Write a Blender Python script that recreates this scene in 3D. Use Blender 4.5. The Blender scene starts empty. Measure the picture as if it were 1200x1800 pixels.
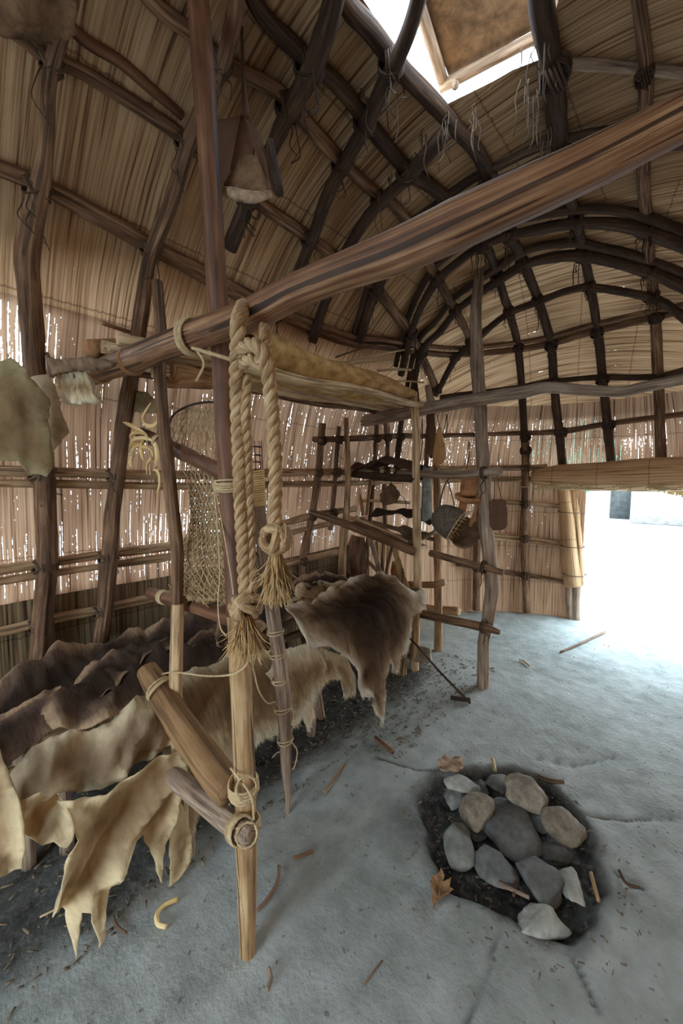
import bpy, bmesh, math, random
from mathutils import Vector, Matrix, noise
from mathutils.bvhtree import BVHTree
from mathutils.geometry import delaunay_2d_cdt
from math import sin, cos, pi, radians, sqrt, atan2

SC = bpy.context.scene
COL = SC.collection
random.seed(11)

# ------------------------------------------------------------------ camera
CAM = Vector((0, 0, 1.5))
PITCH = radians(5.1); YAW = radians(42.5); FPX = 690.0
FW = Vector((-sin(YAW) * cos(PITCH), cos(YAW) * cos(PITCH), -sin(PITCH)))
RT = Vector((cos(YAW), sin(YAW), 0))
UP = RT.cross(FW)
cd = bpy.data.cameras.new('camera'); cam = bpy.data.objects.new('camera', cd); COL.objects.link(cam)
cam.location = CAM; cam.rotation_euler = (pi / 2 - PITCH, 0, YAW)
cd.sensor_fit = 'HORIZONTAL'; cd.sensor_width = 36; cd.lens = FPX / 1200 * 36; cd.clip_start = .02
SC.camera = cam

def ray(x, y): return FW + RT * ((x - 600) / FPX) + UP * ((900 - y) / FPX)
def PT(x, y, t): return CAM + ray(x, y) * t
def PX(x, y, X): d = ray(x, y); return CAM + d * (X / d.x)
def PY(x, y, Y): d = ray(x, y); return CAM + d * (Y / d.y)
def PZ(x, y, Z=0.0): d = ray(x, y); return CAM + d * ((Z - 1.5) / d.z)
def depth(p): return (p - CAM).dot(FW)

# ------------------------------------------------------------------ mesh builder
def catmull(pts, n=6):
    P = [Vector(p) for p in pts]
    if len(P) < 3: 
        a, b = P[0], P[-1]
        return [a.lerp(b, i / n) for i in range(n + 1)]
    Q = [P[0] * 2 - P[1]] + P + [P[-1] * 2 - P[-2]]
    out = []
    for i in range(1, len(Q) - 2):
        a, b, c, d = Q[i - 1:i + 3]
        for k in range(n):
            t = k / n
            out.append(.5 * ((2 * b) + (c - a) * t + (2 * a - 5 * b + 4 * c - d) * t * t + (3 * b - a - 3 * c + d) * t ** 3))
    out.append(P[-1]); return out
def lerplist(vals, m):
    n = len(vals)
    if n == 1: return [vals[0]] * m
    out = []
    for i in range(m):
        f = i / (m - 1) * (n - 1); k = min(int(f), n - 2); f -= k
        out.append(vals[k] * (1 - f) + vals[k + 1] * f)
    return out
def nz(p, s=1.0): return noise.noise(Vector(p) * s)

class MB:
    def __init__(s): s.v = []; s.f = []; s.uv = []; s.e = []
    def tube(s, pts, r, seg=8, n=6, jit=0.0, cap=True, raw=False, flat=1.0, up=None, e=0.0, bump=0.0):
        P = [Vector(p) for p in pts] if raw else catmull(pts, n)
        m = len(P)
        R = lerplist(r if isinstance(r, (list, tuple)) else [r], m)
        T = [(P[min(i + 1, m - 1)] - P[max(i - 1, 0)]).normalized() for i in range(m)]
        a = Vector(up) if up is not None else (Vector((0, 0, 1)) if abs(T[0].z) < .9 else Vector((1, 0, 0)))
        L = 0; b0 = len(s.v); sd = random.random() * 50
        off = random.random() * 10
        for i in range(m):
            if i: L += (P[i] - P[i - 1]).length
            a = (a - T[i] * a.dot(T[i]))
            if a.length < 1e-6: a = T[i].orthogonal()
            a.normalize(); b = T[i].cross(a)
            for k in range(seg + 1):
                th = 2 * pi * (k % seg) / seg
                rr = R[i]
                if jit: rr *= 1 + jit * noise.noise(Vector((cos(th) * .8 + sd, sin(th) * .8, L * 4 + sd))) + bump * max(0, noise.noise(Vector((cos(th) + sd, sin(th), L * 14 + sd * 2))) - .15)
                s.v.append(P[i] + a * (cos(th) * rr) + b * (sin(th) * rr * flat))
                s.uv.append((k / seg * 2 * pi * max(R) + off, L + off)); s.e.append(e)
        for i in range(m - 1):
            for k in range(seg):
                q = b0 + i * (seg + 1) + k
                s.f.append((q, q + 1, q + seg + 2, q + seg + 1))
        if cap:
            for i, fl in ((0, 1), (m - 1, 0)):
                c = len(s.v); s.v.append(P[i] + T[i] * (R[i] * (.15 if not fl else -.15))); s.uv.append((off, off)); s.e.append(e)
                q = b0 + i * (seg + 1)
                for k in range(seg):
                    s.f.append((c, q + k + 1, q + k) if fl else (c, q + k, q + k + 1))
        return s
    def wrap(s, c, axis, R, turns=3, r=.003, pitch=None, flat=1.0, tilt=0.0):
        axis = Vector(axis).normalized(); a = axis.orthogonal().normalized(); b = axis.cross(a)
        pitch = pitch or r * 2.2
        n = int(14 * turns); pts = []
        for i in range(n + 1):
            th = 2 * pi * i / 14; h = (i / 14 - turns / 2) * pitch
            pts.append(Vector(c) + axis * (h + tilt * R * sin(th)) + a * cos(th) * R + b * sin(th) * R * flat)
        s.tube(pts, r, seg=5, raw=True); return s
    def box(s, c, sx, sy, sz, M=None, jit=0.0):
        b0 = len(s.v)
        M = M or Matrix.Identity(3)
        for i in (-1, 1):
            for j in (-1, 1):
                for k in (-1, 1):
                    p = Vector((i * sx / 2, j * sy / 2, k * sz / 2))
                    if jit: p += Vector((random.uniform(-jit, jit) for _ in range(3)))
                    s.v.append(Vector(c) + M @ p); s.uv.append((p.x + p.z, p.y + p.z)); s.e.append(0)
        for f in ((0, 1, 3, 2), (4, 6, 7, 5), (0, 4, 5, 1), (2, 3, 7, 6), (0, 2, 6, 4), (1, 5, 7, 3)):
            s.f.append(tuple(b0 + i for i in f))
        return s
    def grid(s, rows, closed=False, uv=None, e=None):
        b0 = len(s.v); m = len(rows); n = len(rows[0])
        for i, row in enumerate(rows):
            for j, p in enumerate(row):
                s.v.append(Vector(p)); s.uv.append(uv[i][j] if uv else (j * .02, i * .02)); s.e.append(e[i][j] if e else 0)
        for i in range(m - 1):
            for j in range(n - 1):
                q = b0 + i * n + j; s.f.append((q, q + 1, q + n + 1, q + n))
        return s
    def blob(s, c, sx, sy, sz, M=None, sub=3, amp=.15, freq=1.5, seed=0, facet=0.0):
        bm = bmesh.new(); bmesh.ops.create_icosphere(bm, subdivisions=sub, radius=1)
        M = M or Matrix.Identity(3); b0 = len(s.v)
        rnd = random.Random(seed * 7 + 3)
        planes = [(Vector((rnd.gauss(0, 1), rnd.gauss(0, 1), rnd.gauss(0, .8))).normalized(), rnd.uniform(.55, .82)) for _ in range(13)] if facet else []
        for v in bm.verts:
            p = v.co.copy()
            for nn, d in planes:
                h = p.dot(nn)
                if h > d: p -= nn * (h - d) * facet
            k = 1 + amp * noise.noise(p * freq + Vector((seed * 3.1, 0, seed))) + amp * .3 * noise.noise(p * freq * 3.3 + Vector((seed, 5, 0)))
            p *= k
            q = M @ Vector((p.x * sx, p.y * sy, p.z * sz)) + Vector(c)
            s.v.append(q); s.uv.append((p.x, p.y)); s.e.append(0)
        for f in bm.faces: s.f.append(tuple(b0 + v.index for v in f.verts))
        bm.free(); return s
    def build(s, name, mat, parent=None, smooth=True, solid=0.0, kind=None, base=None, soff=0.0):
        if parent is not None:
            loc = Vector(parent.location); q = parent.parent
            while q is not None: loc += q.location; q = q.parent
        elif base is not None: loc = Vector(base)
        else:
            n = len(s.v); loc = Vector((sum(p.x for p in s.v) / n, sum(p.y for p in s.v) / n, min(p.z for p in s.v)))
        if kind == 'structure': loc = Vector((0, 0, 0))
        me = bpy.data.meshes.new(name)
        me.from_pydata([tuple(p - loc) for p in s.v], [], s.f)
        uvl = me.uv_layers.new(name='UVMap')
        for l in me.loops: uvl.data[l.index].uv = s.uv[l.vertex_index]
        at = me.attributes.new('edge', 'FLOAT', 'POINT')
        at.data.foreach_set('value', [float(x) for x in s.e])
        me.materials.append(mat)
        if smooth: me.polygons.foreach_set('use_smooth', [True] * len(me.polygons))
        me.update()
        o = bpy.data.objects.new(name, me); COL.objects.link(o)
        if parent is not None: o.parent = parent
        else: o.location = loc
        if solid:
            md = o.modifiers.new('solid', 'SOLIDIFY'); md.thickness = solid; md.offset = soff
        if kind: o['kind'] = kind
        return o

def tag(o, label, cat, group=None, kind=None):
    o['label'] = label; o['category'] = cat
    if group: o['group'] = group
    if kind: o['kind'] = kind
    return o
def thing(name, label, cat, loc, group=None):
    o = bpy.data.objects.new(name, None); COL.objects.link(o); o.location = Vector(loc); o.empty_display_size = .1
    return tag(o, label, cat, group)

# ------------------------------------------------------------------ materials
class NT:
    def __init__(s, name):
        s.m = bpy.data.materials.new(name); s.m.use_nodes = True; s.t = s.m.node_tree; s.t.nodes.clear()
    def n(s, typ, ins=None, **kw):
        nd = s.t.nodes.new(typ)
        for k, v in kw.items(): setattr(nd, k, v)
        for k, v in (ins or {}).items():
            if isinstance(v, bpy.types.NodeSocket): s.t.links.new(v, nd.inputs[k])
            else: nd.inputs[k].default_value = v
        return nd
    def math(s, op, a, b=0.0, c=None, clamp=False):
        ins = {0: a, 1: b}
        if c is not None: ins[2] = c
        return s.n('ShaderNodeMath', ins, operation=op, use_clamp=clamp).outputs[0]
    def uv(s): return s.n('ShaderNodeUVMap', uv_map='UVMap').outputs[0]
    def obj(s): return s.n('ShaderNodeTexCoord').outputs['Object']
    def pos(s): return s.n('ShaderNodeNewGeometry').outputs['Position']
    def scale(s, v, sc): return s.n('ShaderNodeMapping', {'Vector': v, 'Scale': sc}).outputs[0]
    def noise(s, v, sc=5, det=4, rough=.55, dist=0.0): return s.n('ShaderNodeTexNoise', {'Vector': v, 'Scale': sc, 'Detail': det, 'Roughness': rough, 'Distortion': dist}).outputs[0]
    def ramp(s, f, stops):
        r = s.n('ShaderNodeValToRGB', {'Fac': f}); el = r.color_ramp.elements
        while len(el) > 1: el.remove(el[-1])
        el[0].position = stops[0][0]; el[0].color = (*stops[0][1], 1)
        for p, c in stops[1:]:
            e = el.new(p); e.color = (*c, 1)
        return r.outputs[0]
    def mix(s, f, a, b, typ='MIX'):
        n = s.n('ShaderNodeMix', data_type='RGBA', blend_type=typ)
        for k, v in ((0, f), (6, a), (7, b)):
            if isinstance(v, bpy.types.NodeSocket): s.t.links.new(v, n.inputs[k])
            else: n.inputs[k].default_value = v if k == 0 else (*v, 1)
        return n.outputs[2]
    def bump(s, h, st=.5, d=.005): return s.n('ShaderNodeBump', {'Height': h, 'Strength': st, 'Distance': d}).outputs[0]
    def attr(s, name): return s.n('ShaderNodeAttribute', attribute_name=name).outputs['Fac']
    def out(s, sh): s.n('ShaderNodeOutputMaterial', {'Surface': sh}); return s.m
    def bsdf(s, col, rough=.8, nrm=None, spec=.3):
        b = s.n('ShaderNodeBsdfPrincipled', {'Roughness': rough, 'Specular IOR Level': spec})
        if isinstance(col, bpy.types.NodeSocket): s.t.links.new(col, b.inputs['Base Color'])
        else: b.inputs['Base Color'].default_value = (*col, 1)
        if nrm is not None: s.t.links.new(nrm, b.inputs['Normal'])
        return b.outputs[0]

def srgb(*c):
    return tuple(((x / 255) / 12.92 if x <= 10 else (((x / 255) + .055) / 1.055) ** 2.4) for x in c)
def mulc(c, k): return tuple(min(1, x * k) for x in c)

def wood_mat(name, dark, mid, light, along=5, across=70, rough=.75, crack=.0, spec=.25, bumpd=.004):
    t = NT(name); uv = t.uv()
    a = t.noise(t.scale(uv, (across, along, 1)), 1, 4, .6, .3)
    b = t.noise(t.scale(uv, (9, 3.5, 1)), 1, 3, .6)
    f = t.math('ADD', t.math('MULTIPLY', a, .6), t.math('MULTIPLY', b, .4))
    col = t.ramp(f, [(.33, dark), (.5, mid), (.68, light)])
    g = t.noise(t.scale(uv, (across * .45, 1.4, 1)), 1, 2, .5, .6)
    line = t.math('LESS_THAN', g, .38 + .03 * bool(crack))
    if crack:
        col = t.mix(t.math('MULTIPLY', line, crack), col, mulc(dark, .35))
    h = t.math('SUBTRACT', f, t.math('MULTIPLY', line, .3 if crack else .08))
    return t.out(t.bsdf(col, rough, t.bump(h, .6, bumpd), spec))

W_SMOKE = wood_mat('smoke_blackened_sapling', srgb(34, 24, 20), srgb(66, 48, 38), srgb(104, 80, 62), bumpd=.006)
W_BROWN = wood_mat('brown_sapling', srgb(56, 40, 30), srgb(118, 88, 66), srgb(170, 136, 106), crack=.5, bumpd=.008)
W_TAN = wood_mat('tan_sapling', srgb(104, 78, 56), srgb(176, 142, 108), srgb(220, 190, 152), crack=.6)
W_PALE = wood_mat('pale_peeled_pole', srgb(136, 106, 76), srgb(206, 174, 134), srgb(238, 214, 178), crack=.5)
W_OAK = wood_mat('dull_brown_pole', srgb(92, 68, 46), srgb(142, 108, 74), srgb(176, 140, 102), along=3, crack=.4)
W_GREY = wood_mat('grey_weathered_pole', srgb(88, 72, 60), srgb(150, 127, 108), srgb(196, 174, 152), crack=.4)
W_POST = wood_mat('peeled_post', srgb(112, 86, 58), srgb(176, 142, 102), srgb(216, 186, 146), crack=.8)
W_RED = wood_mat('red_brown_bark_pole', srgb(58, 38, 28), srgb(108, 72, 52), srgb(150, 110, 82), along=3, across=40, rough=.55, spec=.4)
W_BEAM = wood_mat('weathered_beam', srgb(56, 36, 26), srgb(128, 88, 60), srgb(196, 156, 116), along=2.2, across=95, crack=.8, rough=.6, spec=.4, bumpd=.01)
W_LOG = wood_mat('split_log', srgb(100, 68, 44), srgb(168, 122, 82), srgb(206, 164, 118), along=3)
BAST = wood_mat('bast_strip', srgb(40, 30, 24), srgb(84, 66, 52), srgb(126, 104, 84), across=160)
CORD = wood_mat('pale_cord', srgb(150, 126, 92), srgb(200, 174, 134), srgb(226, 204, 168), across=260, along=90)
ROPE = wood_mat('hemp_rope', srgb(112, 86, 58), srgb(180, 148, 110), srgb(228, 200, 160), across=220, along=40)
FIBRE = wood_mat('frayed_fibre', srgb(120, 88, 52), srgb(186, 148, 100), srgb(224, 194, 150), across=300)
NETC = wood_mat('net_cord', srgb(104, 82, 56), srgb(166, 138, 102), srgb(206, 180, 142), across=260, along=60)
STRAW = wood_mat('yellow_husk', srgb(178, 138, 82), srgb(236, 202, 142), srgb(250, 232, 186), across=120)

def reed_mat(name, dark, mid, light, transl=.22, tw=.0):
    t = NT(name); uv = t.uv()
    wob = t.noise(t.scale(uv, (2.2, 1.3, 1)), 1, 2)
    sx = t.n('ShaderNodeSeparateXYZ', {0: uv})
    x = t.math('ADD', sx.outputs[0], t.math('MULTIPLY', wob, .03)); y = sx.outputs[1]
    v1 = t.n('ShaderNodeCombineXYZ', {0: t.math('MULTIPLY', x, 110.0), 1: t.math('MULTIPLY', y, 1.6)}).outputs[0]
    v2 = t.n('ShaderNodeCombineXYZ', {0: t.math('MULTIPLY', x, 46.0), 1: t.math('MULTIPLY', y, .8), 2: 7.0}).outputs[0]
    a = t.noise(v1, 1, 3, .6); b = t.noise(v2, 1, 2, .5)
    f = t.math('ADD', t.math('MULTIPLY', a, .62), t.math('MULTIPLY', b, .38))
    col = t.ramp(f, [(.30, mulc(dark, .7)), (.38, dark), (.45, mid), (.57, light), (.72, mulc(light, 1.12))])
    pan = t.noise(t.scale(uv, (.9, .9, 1)), 1, 3, .6)
    col = t.mix(.8, col, t.ramp(pan, [(.3, (.62, .55, .5)), (.5, (.95, .93, .92)), (.7, (1, 1, 1))]), 'MULTIPLY')
    # stitching rows
    row = t.math('LESS_THAN', t.math('FRACT', t.math('ADD', t.math('MULTIPLY', y, 2.6), t.math('MULTIPLY', b, .06))), .022)
    col = t.mix(t.math('MULTIPLY', row, .45), col, mulc(dark, .6))
    soot = t.math('MULTIPLY', t.math('MULTIPLY', t.attr('edge'), -1.0, clamp=True), t.math('ADD', .45, t.noise(t.pos(), 3.5, 4, .6)), clamp=True)
    col = t.mix(soot, col, mulc(dark, .35))
    nr = t.bump(f, .8, .006)
    # gaps between reeds
    v3 = t.n('ShaderNodeCombineXYZ', {0: t.math('MULTIPLY', x, 190.0), 1: t.math('MULTIPLY', y, 2.2), 2: 3.0}).outputs[0]
    v4 = t.n('ShaderNodeCombineXYZ', {0: t.math('MULTIPLY', x, 90.0), 1: t.math('MULTIPLY', y, 46.0), 2: 9.0}).outputs[0]
    hn = t.math('ADD', t.math('MULTIPLY', t.noise(v3, 1, 1, .5), .75), t.math('MULTIPLY', t.noise(v4, 1, 1, .5), .25))
    lk = t.attr('edge')
    thr = t.math('SUBTRACT', .74, t.math('MULTIPLY', lk, .285))
    hole = t.math('GREATER_THAN', hn, thr)
    d = t.bsdf(col, .85, nr, .12)
    tr = t.n('ShaderNodeBsdfTranslucent', {'Color': t.mix(1.0, col, (1.0, .9, .88), 'MULTIPLY'), 'Normal': nr}).outputs[0]
    tl = t.math('MULTIPLY', t.math('ADD', .1, lk, clamp=True), transl)
    s1 = t.n('ShaderNodeMixShader', {0: tl, 1: d, 2: tr}).outputs[0]
    tp = t.n('ShaderNodeBsdfTransparent').outputs[0]
    s2 = t.n('ShaderNodeMixShader', {0: hole, 1: s1, 2: tp}).outputs[0]
    return t.out(s2)
REED_ROOF = reed_mat('reed_mat_roof', srgb(92, 66, 46), srgb(176, 138, 102), srgb(216, 182, 142), transl=.5)
REED_WALL = reed_mat('reed_mat_wall', srgb(102, 76, 58), srgb(182, 144, 114), srgb(216, 182, 150), transl=.14)
REED_BUNDLE = reed_mat('reed_bundle', srgb(104, 74, 50), srgb(180, 142, 104), srgb(216, 182, 142), transl=.0)
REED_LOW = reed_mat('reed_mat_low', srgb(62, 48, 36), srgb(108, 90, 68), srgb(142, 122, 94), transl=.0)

def hide_mat(name, stops, fur=.5, blot=.25, rough=.9, streak=(120, 16, 1)):
    t = NT(name); uv = t.uv(); ed = t.attr('edge')
    n1 = t.noise(t.scale(uv, (5, 5, 1)), 1, 4, .6)
    e2 = t.math('ADD', ed, t.math('MULTIPLY', t.math('SUBTRACT', n1, .5), .16))
    col = t.ramp(e2, stops)
    n2 = t.noise(t.scale(uv, streak), 1, 4, .65, .5)
    col = t.mix(fur, col, t.ramp(n2, [(.3, (.45, .42, .4)), (.5, (.9, .9, .9)), (.7, (1.25, 1.22, 1.18))]), 'MULTIPLY')
    n3 = t.noise(t.scale(uv, (9, 7, 1)), 1, 5, .65)
    col = t.mix(blot, col, t.ramp(n3, [(.35, (.5, .45, .42)), (.55, (1, 1, 1))]), 'MULTIPLY')
    h = t.math('ADD', t.math('MULTIPLY', n2, .5), t.math('MULTIPLY', n3, .6))
    return t.out(t.bsdf(col, rough, t.bump(h, .55, .01), .12))
H_DEER = hide_mat('deer_fur', [(0, srgb(236, 226, 208)), (.03, srgb(190, 166, 136)), (.08, srgb(136, 110, 86)), (.15, srgb(92, 72, 58)), (.26, srgb(62, 48, 40))], .9, .25)
H_TANFUR = hide_mat('tan_fur', [(0, srgb(240, 230, 206)), (.035, srgb(226, 206, 170)), (.08, srgb(170, 138, 102)), (.3, srgb(124, 98, 74))], .8, .35)
H_DARK = hide_mat('dark_fur', [(0, srgb(176, 148, 120)), (.03, srgb(104, 84, 70)), (.1, srgb(72, 58, 50)), (.4, srgb(56, 46, 40))], .7, .4)
H_RAW = hide_mat('rawhide', [(0, srgb(226, 204, 164)), (.04, srgb(176, 148, 114)), (.2, srgb(154, 128, 97))], .25, .6, streak=(40, 26, 1))
H_RAWG = hide_mat('grey_rawhide', [(0, srgb(214, 196, 164)), (.05, srgb(154, 132, 106)), (.2, srgb(126, 106, 84))], .25, .55, streak=(40, 30, 1))
H_GREEN = hide_mat('olive_hide', [(0, srgb(178, 164, 126)), (.05, srgb(146, 122, 90)), (.25, srgb(122, 100, 74))], .3, .6, streak=(30, 22, 1))
H_LEATHER = hide_mat('orange_leather', [(0, srgb(196, 150, 102)), (.2, srgb(166, 120, 78))], .2, .4, .6)
H_BARK = hide_mat('dark_bark', [(0, srgb(110, 82, 64)), (.2, srgb(86, 64, 50))], .3, .4, .7)

def simple(name, c1, c2, sc=12, rough=.85, bump=.7, bd=.01, c3=None, spec=.2):
    t = NT(name); o = t.obj()
    a = t.noise(o, sc, 6, .6); b = t.noise(o, sc * 4.5, 4, .6)
    f = t.math('ADD', t.math('MULTIPLY', a, .7), t.math('MULTIPLY', b, .3))
    st = [(.35, c1), (.6, c2)] + ([(.68, c3)] if c3 else [])
    return t.out(t.bsdf(t.ramp(f, st), rough, t.bump(f, bump, bd), spec))
ST_GREY = simple('grey_stone', srgb(104, 104, 100), srgb(146, 146, 140), 9, c3=srgb(166, 164, 156))
ST_BROWN = simple('brown_stone', srgb(96, 86, 76), srgb(158, 146, 128), 11, c3=srgb(196, 186, 168))
ST_PALE = simple('pale_stone', srgb(132, 132, 126), srgb(184, 182, 172), 9)
ST_DARK = simple('sooty_stone', srgb(84, 84, 82), srgb(122, 122, 118), 10)
BIRCH = simple('grey_birch_bark', srgb(96, 94, 92), srgb(150, 148, 142), 20, c3=srgb(204, 200, 190))
BASKETM = simple('grey_basket', srgb(78, 72, 64), srgb(122, 112, 98), 60)
WOODRED = simple('carved_orange_wood', srgb(144, 96, 62), srgb(196, 142, 98), 14, rough=.55)
LEAFM = simple('dry_leaf', srgb(126, 92, 62), srgb(176, 136, 98), 30)
BARKSCRAP = simple('bark_scrap', srgb(120, 92, 70), srgb(190, 164, 138), 30)
LITTER = simple('dry_litter', srgb(70, 60, 50), srgb(150, 134, 112), 40)
SMOKEHIDE = simple('smoked_cover', srgb(84, 64, 48), srgb(136, 108, 82), 14)
GREYWOOD = simple('grey_board', srgb(110, 98, 84), srgb(170, 154, 134), 10)
BUILDM = simple('pale_bark_wall', srgb(120, 116, 110), srgb(150, 146, 140), 6)
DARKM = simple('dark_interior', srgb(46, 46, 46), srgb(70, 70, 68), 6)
TREEM = simple('tree_leaves', srgb(60, 110, 90), srgb(110, 160, 140), 4)

def weave_mat(name, dark, mid, light, u=60, v=60):
    t = NT(name); uv = t.uv(); sx = t.n('ShaderNodeSeparateXYZ', {0: uv})
    n = t.noise(t.scale(uv, (14, 14, 1)), 1, 4)
    w = t.noise(t.scale(uv, (3, 3, 1)), 1, 2)
    a = t.math('SINE', t.math('MULTIPLY', t.math('ADD', sx.outputs[0], t.math('MULTIPLY', w, .05)), u * 2 * pi))
    b = t.math('SINE', t.math('MULTIPLY', t.math('ADD', sx.outputs[1], t.math('MULTIPLY', w, .05)), v * 2 * pi))
    h = t.math('MULTIPLY', a, b)
    f = t.math('ADD', t.math('MULTIPLY', h, .2), n)
    return t.out(t.bsdf(t.ramp(f, [(.25, dark), (.5, mid), (.75, light)]), .7, t.bump(h, .6, .004), .2))
WEAVE = weave_mat('woven_mat', srgb(134, 94, 50), srgb(192, 148, 92), srgb(220, 182, 124), 32, 90)

def floor_mat():
    t = NT('clay_floor'); p = t.pos(); ash = t.attr('edge')
    a = t.noise(p, 1.3, 5, .6); b = t.noise(p, 9, 6, .62); c = t.noise(p, 60, 3, .6)
    f = t.math('ADD', t.math('MULTIPLY', a, .55), t.math('MULTIPLY', b, .45))
    col = t.ramp(f, [(.34, srgb(128, 132, 126)), (.5, srgb(163, 167, 162)), (.64, srgb(186, 190, 187))])
    sp = t.math('GREATER_THAN', t.noise(p, 34, 2, .5), .69)
    col = t.mix(t.math('MULTIPLY', sp, .55), col, srgb(86, 82, 74))
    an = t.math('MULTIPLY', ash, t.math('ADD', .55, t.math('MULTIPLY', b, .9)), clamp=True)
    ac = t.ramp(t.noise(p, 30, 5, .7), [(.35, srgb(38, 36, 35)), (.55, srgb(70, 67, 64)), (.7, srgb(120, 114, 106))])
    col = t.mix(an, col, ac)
    h = t.math('ADD', t.math('MULTIPLY', b, .7), t.math('MULTIPLY', c, .25))
    return t.out(t.bsdf(col, .75, t.bump(h, .7, .022), .25))
FLOORM = floor_mat()
GROUNDM = simple('outside_ground', srgb(150, 152, 154), srgb(186, 188, 190), 3)
# ------------------------------------------------------------------ shell
def in_poly(x, y, P):
    c = False; j = len(P) - 1
    for i in range(len(P)):
        if (P[i][1] > y) != (P[j][1] > y) and x < (P[j][0] - P[i][0]) * (y - P[i][1]) / (P[j][1] - P[i][1]) + P[i][0]: c = not c
        j = i
    return c
XC, Y0, LA, NE = -.6, 2.6, 2.1, 2.2
ZB = 2.2
PROF = [(1.72, -.02), (1.75, .5), (1.73, 1.0), (1.64, 1.6), (1.5, 2.06), (1.24, 2.45), (.86, 2.76), (.42, 2.93), (0, 2.98)]
pf = []
_c = catmull([Vector((w, 0, z)) for w, z in PROF], 40)
_L = [0]
for i in range(1, len(_c)): _L.append(_L[-1] + (_c[i] - _c[i - 1]).length)
def prof_at_len(l):
    for i in range(1, len(_c)):
        if _L[i] >= l:
            f = (l - _L[i - 1]) / max(1e-9, _L[i] - _L[i - 1]); p = _c[i - 1].lerp(_c[i], f); return p.x, p.z
    return 0.0, _c[-1].z
LB = next(_L[i] for i in range(len(_c)) if _c[i].z >= ZB)
def lens(a, b, step):
    n = max(1, round((b - a) / step)); return [a + (b - a) * i / n for i in range(n + 1)]
def leak_left(Y, z):
    k = 0
    if .93 < z < 1.75: k = .36 + .24 * nz((Y * 1.1, z * 2.2, 3)) - .14 * max(0, Y - 1.2)
    elif z < 2.2: k = .22
    if 1.85 < z < 2.18 and Y < .5: k = (.62 if Y > -.3 else .3) - .3 * abs(nz((Y * 3, 1, z * 3)))
    return max(0, min(1.1, k))
def leak_end(X, Y, z):
    k = 0
    if 1.5 < z < 2.05:
        k = .22 + .2 * nz((X * 2, Y, z * 2))
        if -1.35 < X < -.25 and z < 1.86: k = .42 + .3 * nz((X * 3, 2, z * 5))
    elif .9 < z <= 1.5 and X < -1.7: k = .25
    return max(0, k)

def soot(p): return -max(0, min(.85, (p.z - 2.25) * .75)) * (.75 + .5 * nz(p, 2.2)) * (.2 + .8 * max(0, min(1, (3.0 - p.y) / .8)))
def tunnel(name, mat, l0, l1, side, ys, fn=None, hole=None):
    ls = lens(l0, l1, .025 if hole else .045); mb = MB(); rows = []; uvs = []; es = []
    for Y in ys:
        r = []; u = []; e = []
        for l in ls:
            w, z = prof_at_len(l)
            p = Vector((XC + side * w, Y, z))
            wob = .012 * nz((Y * 1.3, z * 1.3, side * 5)) * min(1, w / .3) * min(1, (Y0 - Y) / .3)
            p.x += side * wob
            r.append(p); u.append((Y, l)); e.append(fn(Y, z) if fn else (soot(p) if l0 > 0 else 0))
        rows.append(r); uvs.append(u); es.append(e)
    mb.grid(rows, uv=uvs, e=es)
    if hole:
        keep = []
        for f in mb.f:
            c = sum((mb.v[i] for i in f), Vector()) / 4
            if not any(in_poly(c.x, c.y, h) for h in hole): keep.append(f)
        cut = set(i for f in set(mb.f) - set(keep) for i in f); kp = set(i for f in keep for i in f)
        for i in cut & kp:
            p = mb.v[i]; best = None
            for h in hole:
                for a, b in zip(h, h[1:] + h[:1]):
                    A, B = Vector((*a, 0)), Vector((*b, 0)); q = Vector((p.x, p.y, 0)); ab = B - A; tt = max(0, min(1, (q - A).dot(ab) / ab.dot(ab))); g = A + ab * tt
                    if best is None or (g - q).length < best[0]: best = ((g - q).length, g)
            mb.v[i] = Vector((best[1].x, best[1].y, p.z))
        mb.f = keep
    return mb
ys_all = lens(-2.6, Y0, .05)
HOLEP = [PZ(*p, 2.96) for p in ((630, -14), (684, 66), (774, 188), (865, 150), (958, 106), (990, -40), (1000, -150), (560, -150))]
HOLES = [[(p.x, p.y) for p in HOLEP], [(-.9, -1.85), (-.35, -1.85), (-.35, -.8), (-.9, -.8)]]
LT = _L[-1]
wl = tunnel('wall_left', REED_WALL, 0, LB, -1, ys_all, leak_left)
wr = tunnel('wall_right', REED_WALL, 0, LB, 1, ys_all, lambda Y, z: 0)
ysf_ = lens(-2.6, Y0, .025)
ce = tunnel('c', REED_ROOF, LB, LT, -1, ysf_, None, HOLES)
ce2 = tunnel('c', REED_ROOF, LB, LT, 1, ysf_, None, HOLES)
# apse
def apse_pt(w, z, th):
    c, s_ = cos(th), sin(th)
    cx = math.copysign(abs(c) ** (2 / NE), c); cy = max(0, s_) ** (2 / NE)
    return Vector((XC - w * cx, Y0 + LA * (w / 1.75) ** .8 * cy if w > 0 else Y0, z))
def apse(l0, l1, upper):
    ths = [pi * i / 96 for i in range(97)]; ls = lens(l0, l1, .025 if upper else .045); rows = []; uvs = []; es = []
    base = [apse_pt(1.75, 0, t) for t in ths]; cum = [0]
    for i in range(1, len(base)): cum.append(cum[-1] + (base[i] - base[i - 1]).length)
    for l in ls:
        w, z = prof_at_len(l); r = []; u = []; e = []
        for i, th in enumerate(ths):
            p = apse_pt(w, z, th); r.append(p)
            if upper:
                ax = -.208 * p.x + .978 * p.y
                u.append((ax * .75 - (z - 2) * .66 + 20, .978 * p.x + .208 * p.y)); e.append(soot(p))
            else:
                u.append((cum[i] + 8, l)); e.append(leak_end(p.x, p.y, z))
        rows.append(r); uvs.append(u); es.append(e)
    return MB().grid(rows, uv=uvs, e=es)
we = apse(0, LB, False)
DOOR = (-.875, .35, 1.50)
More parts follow.
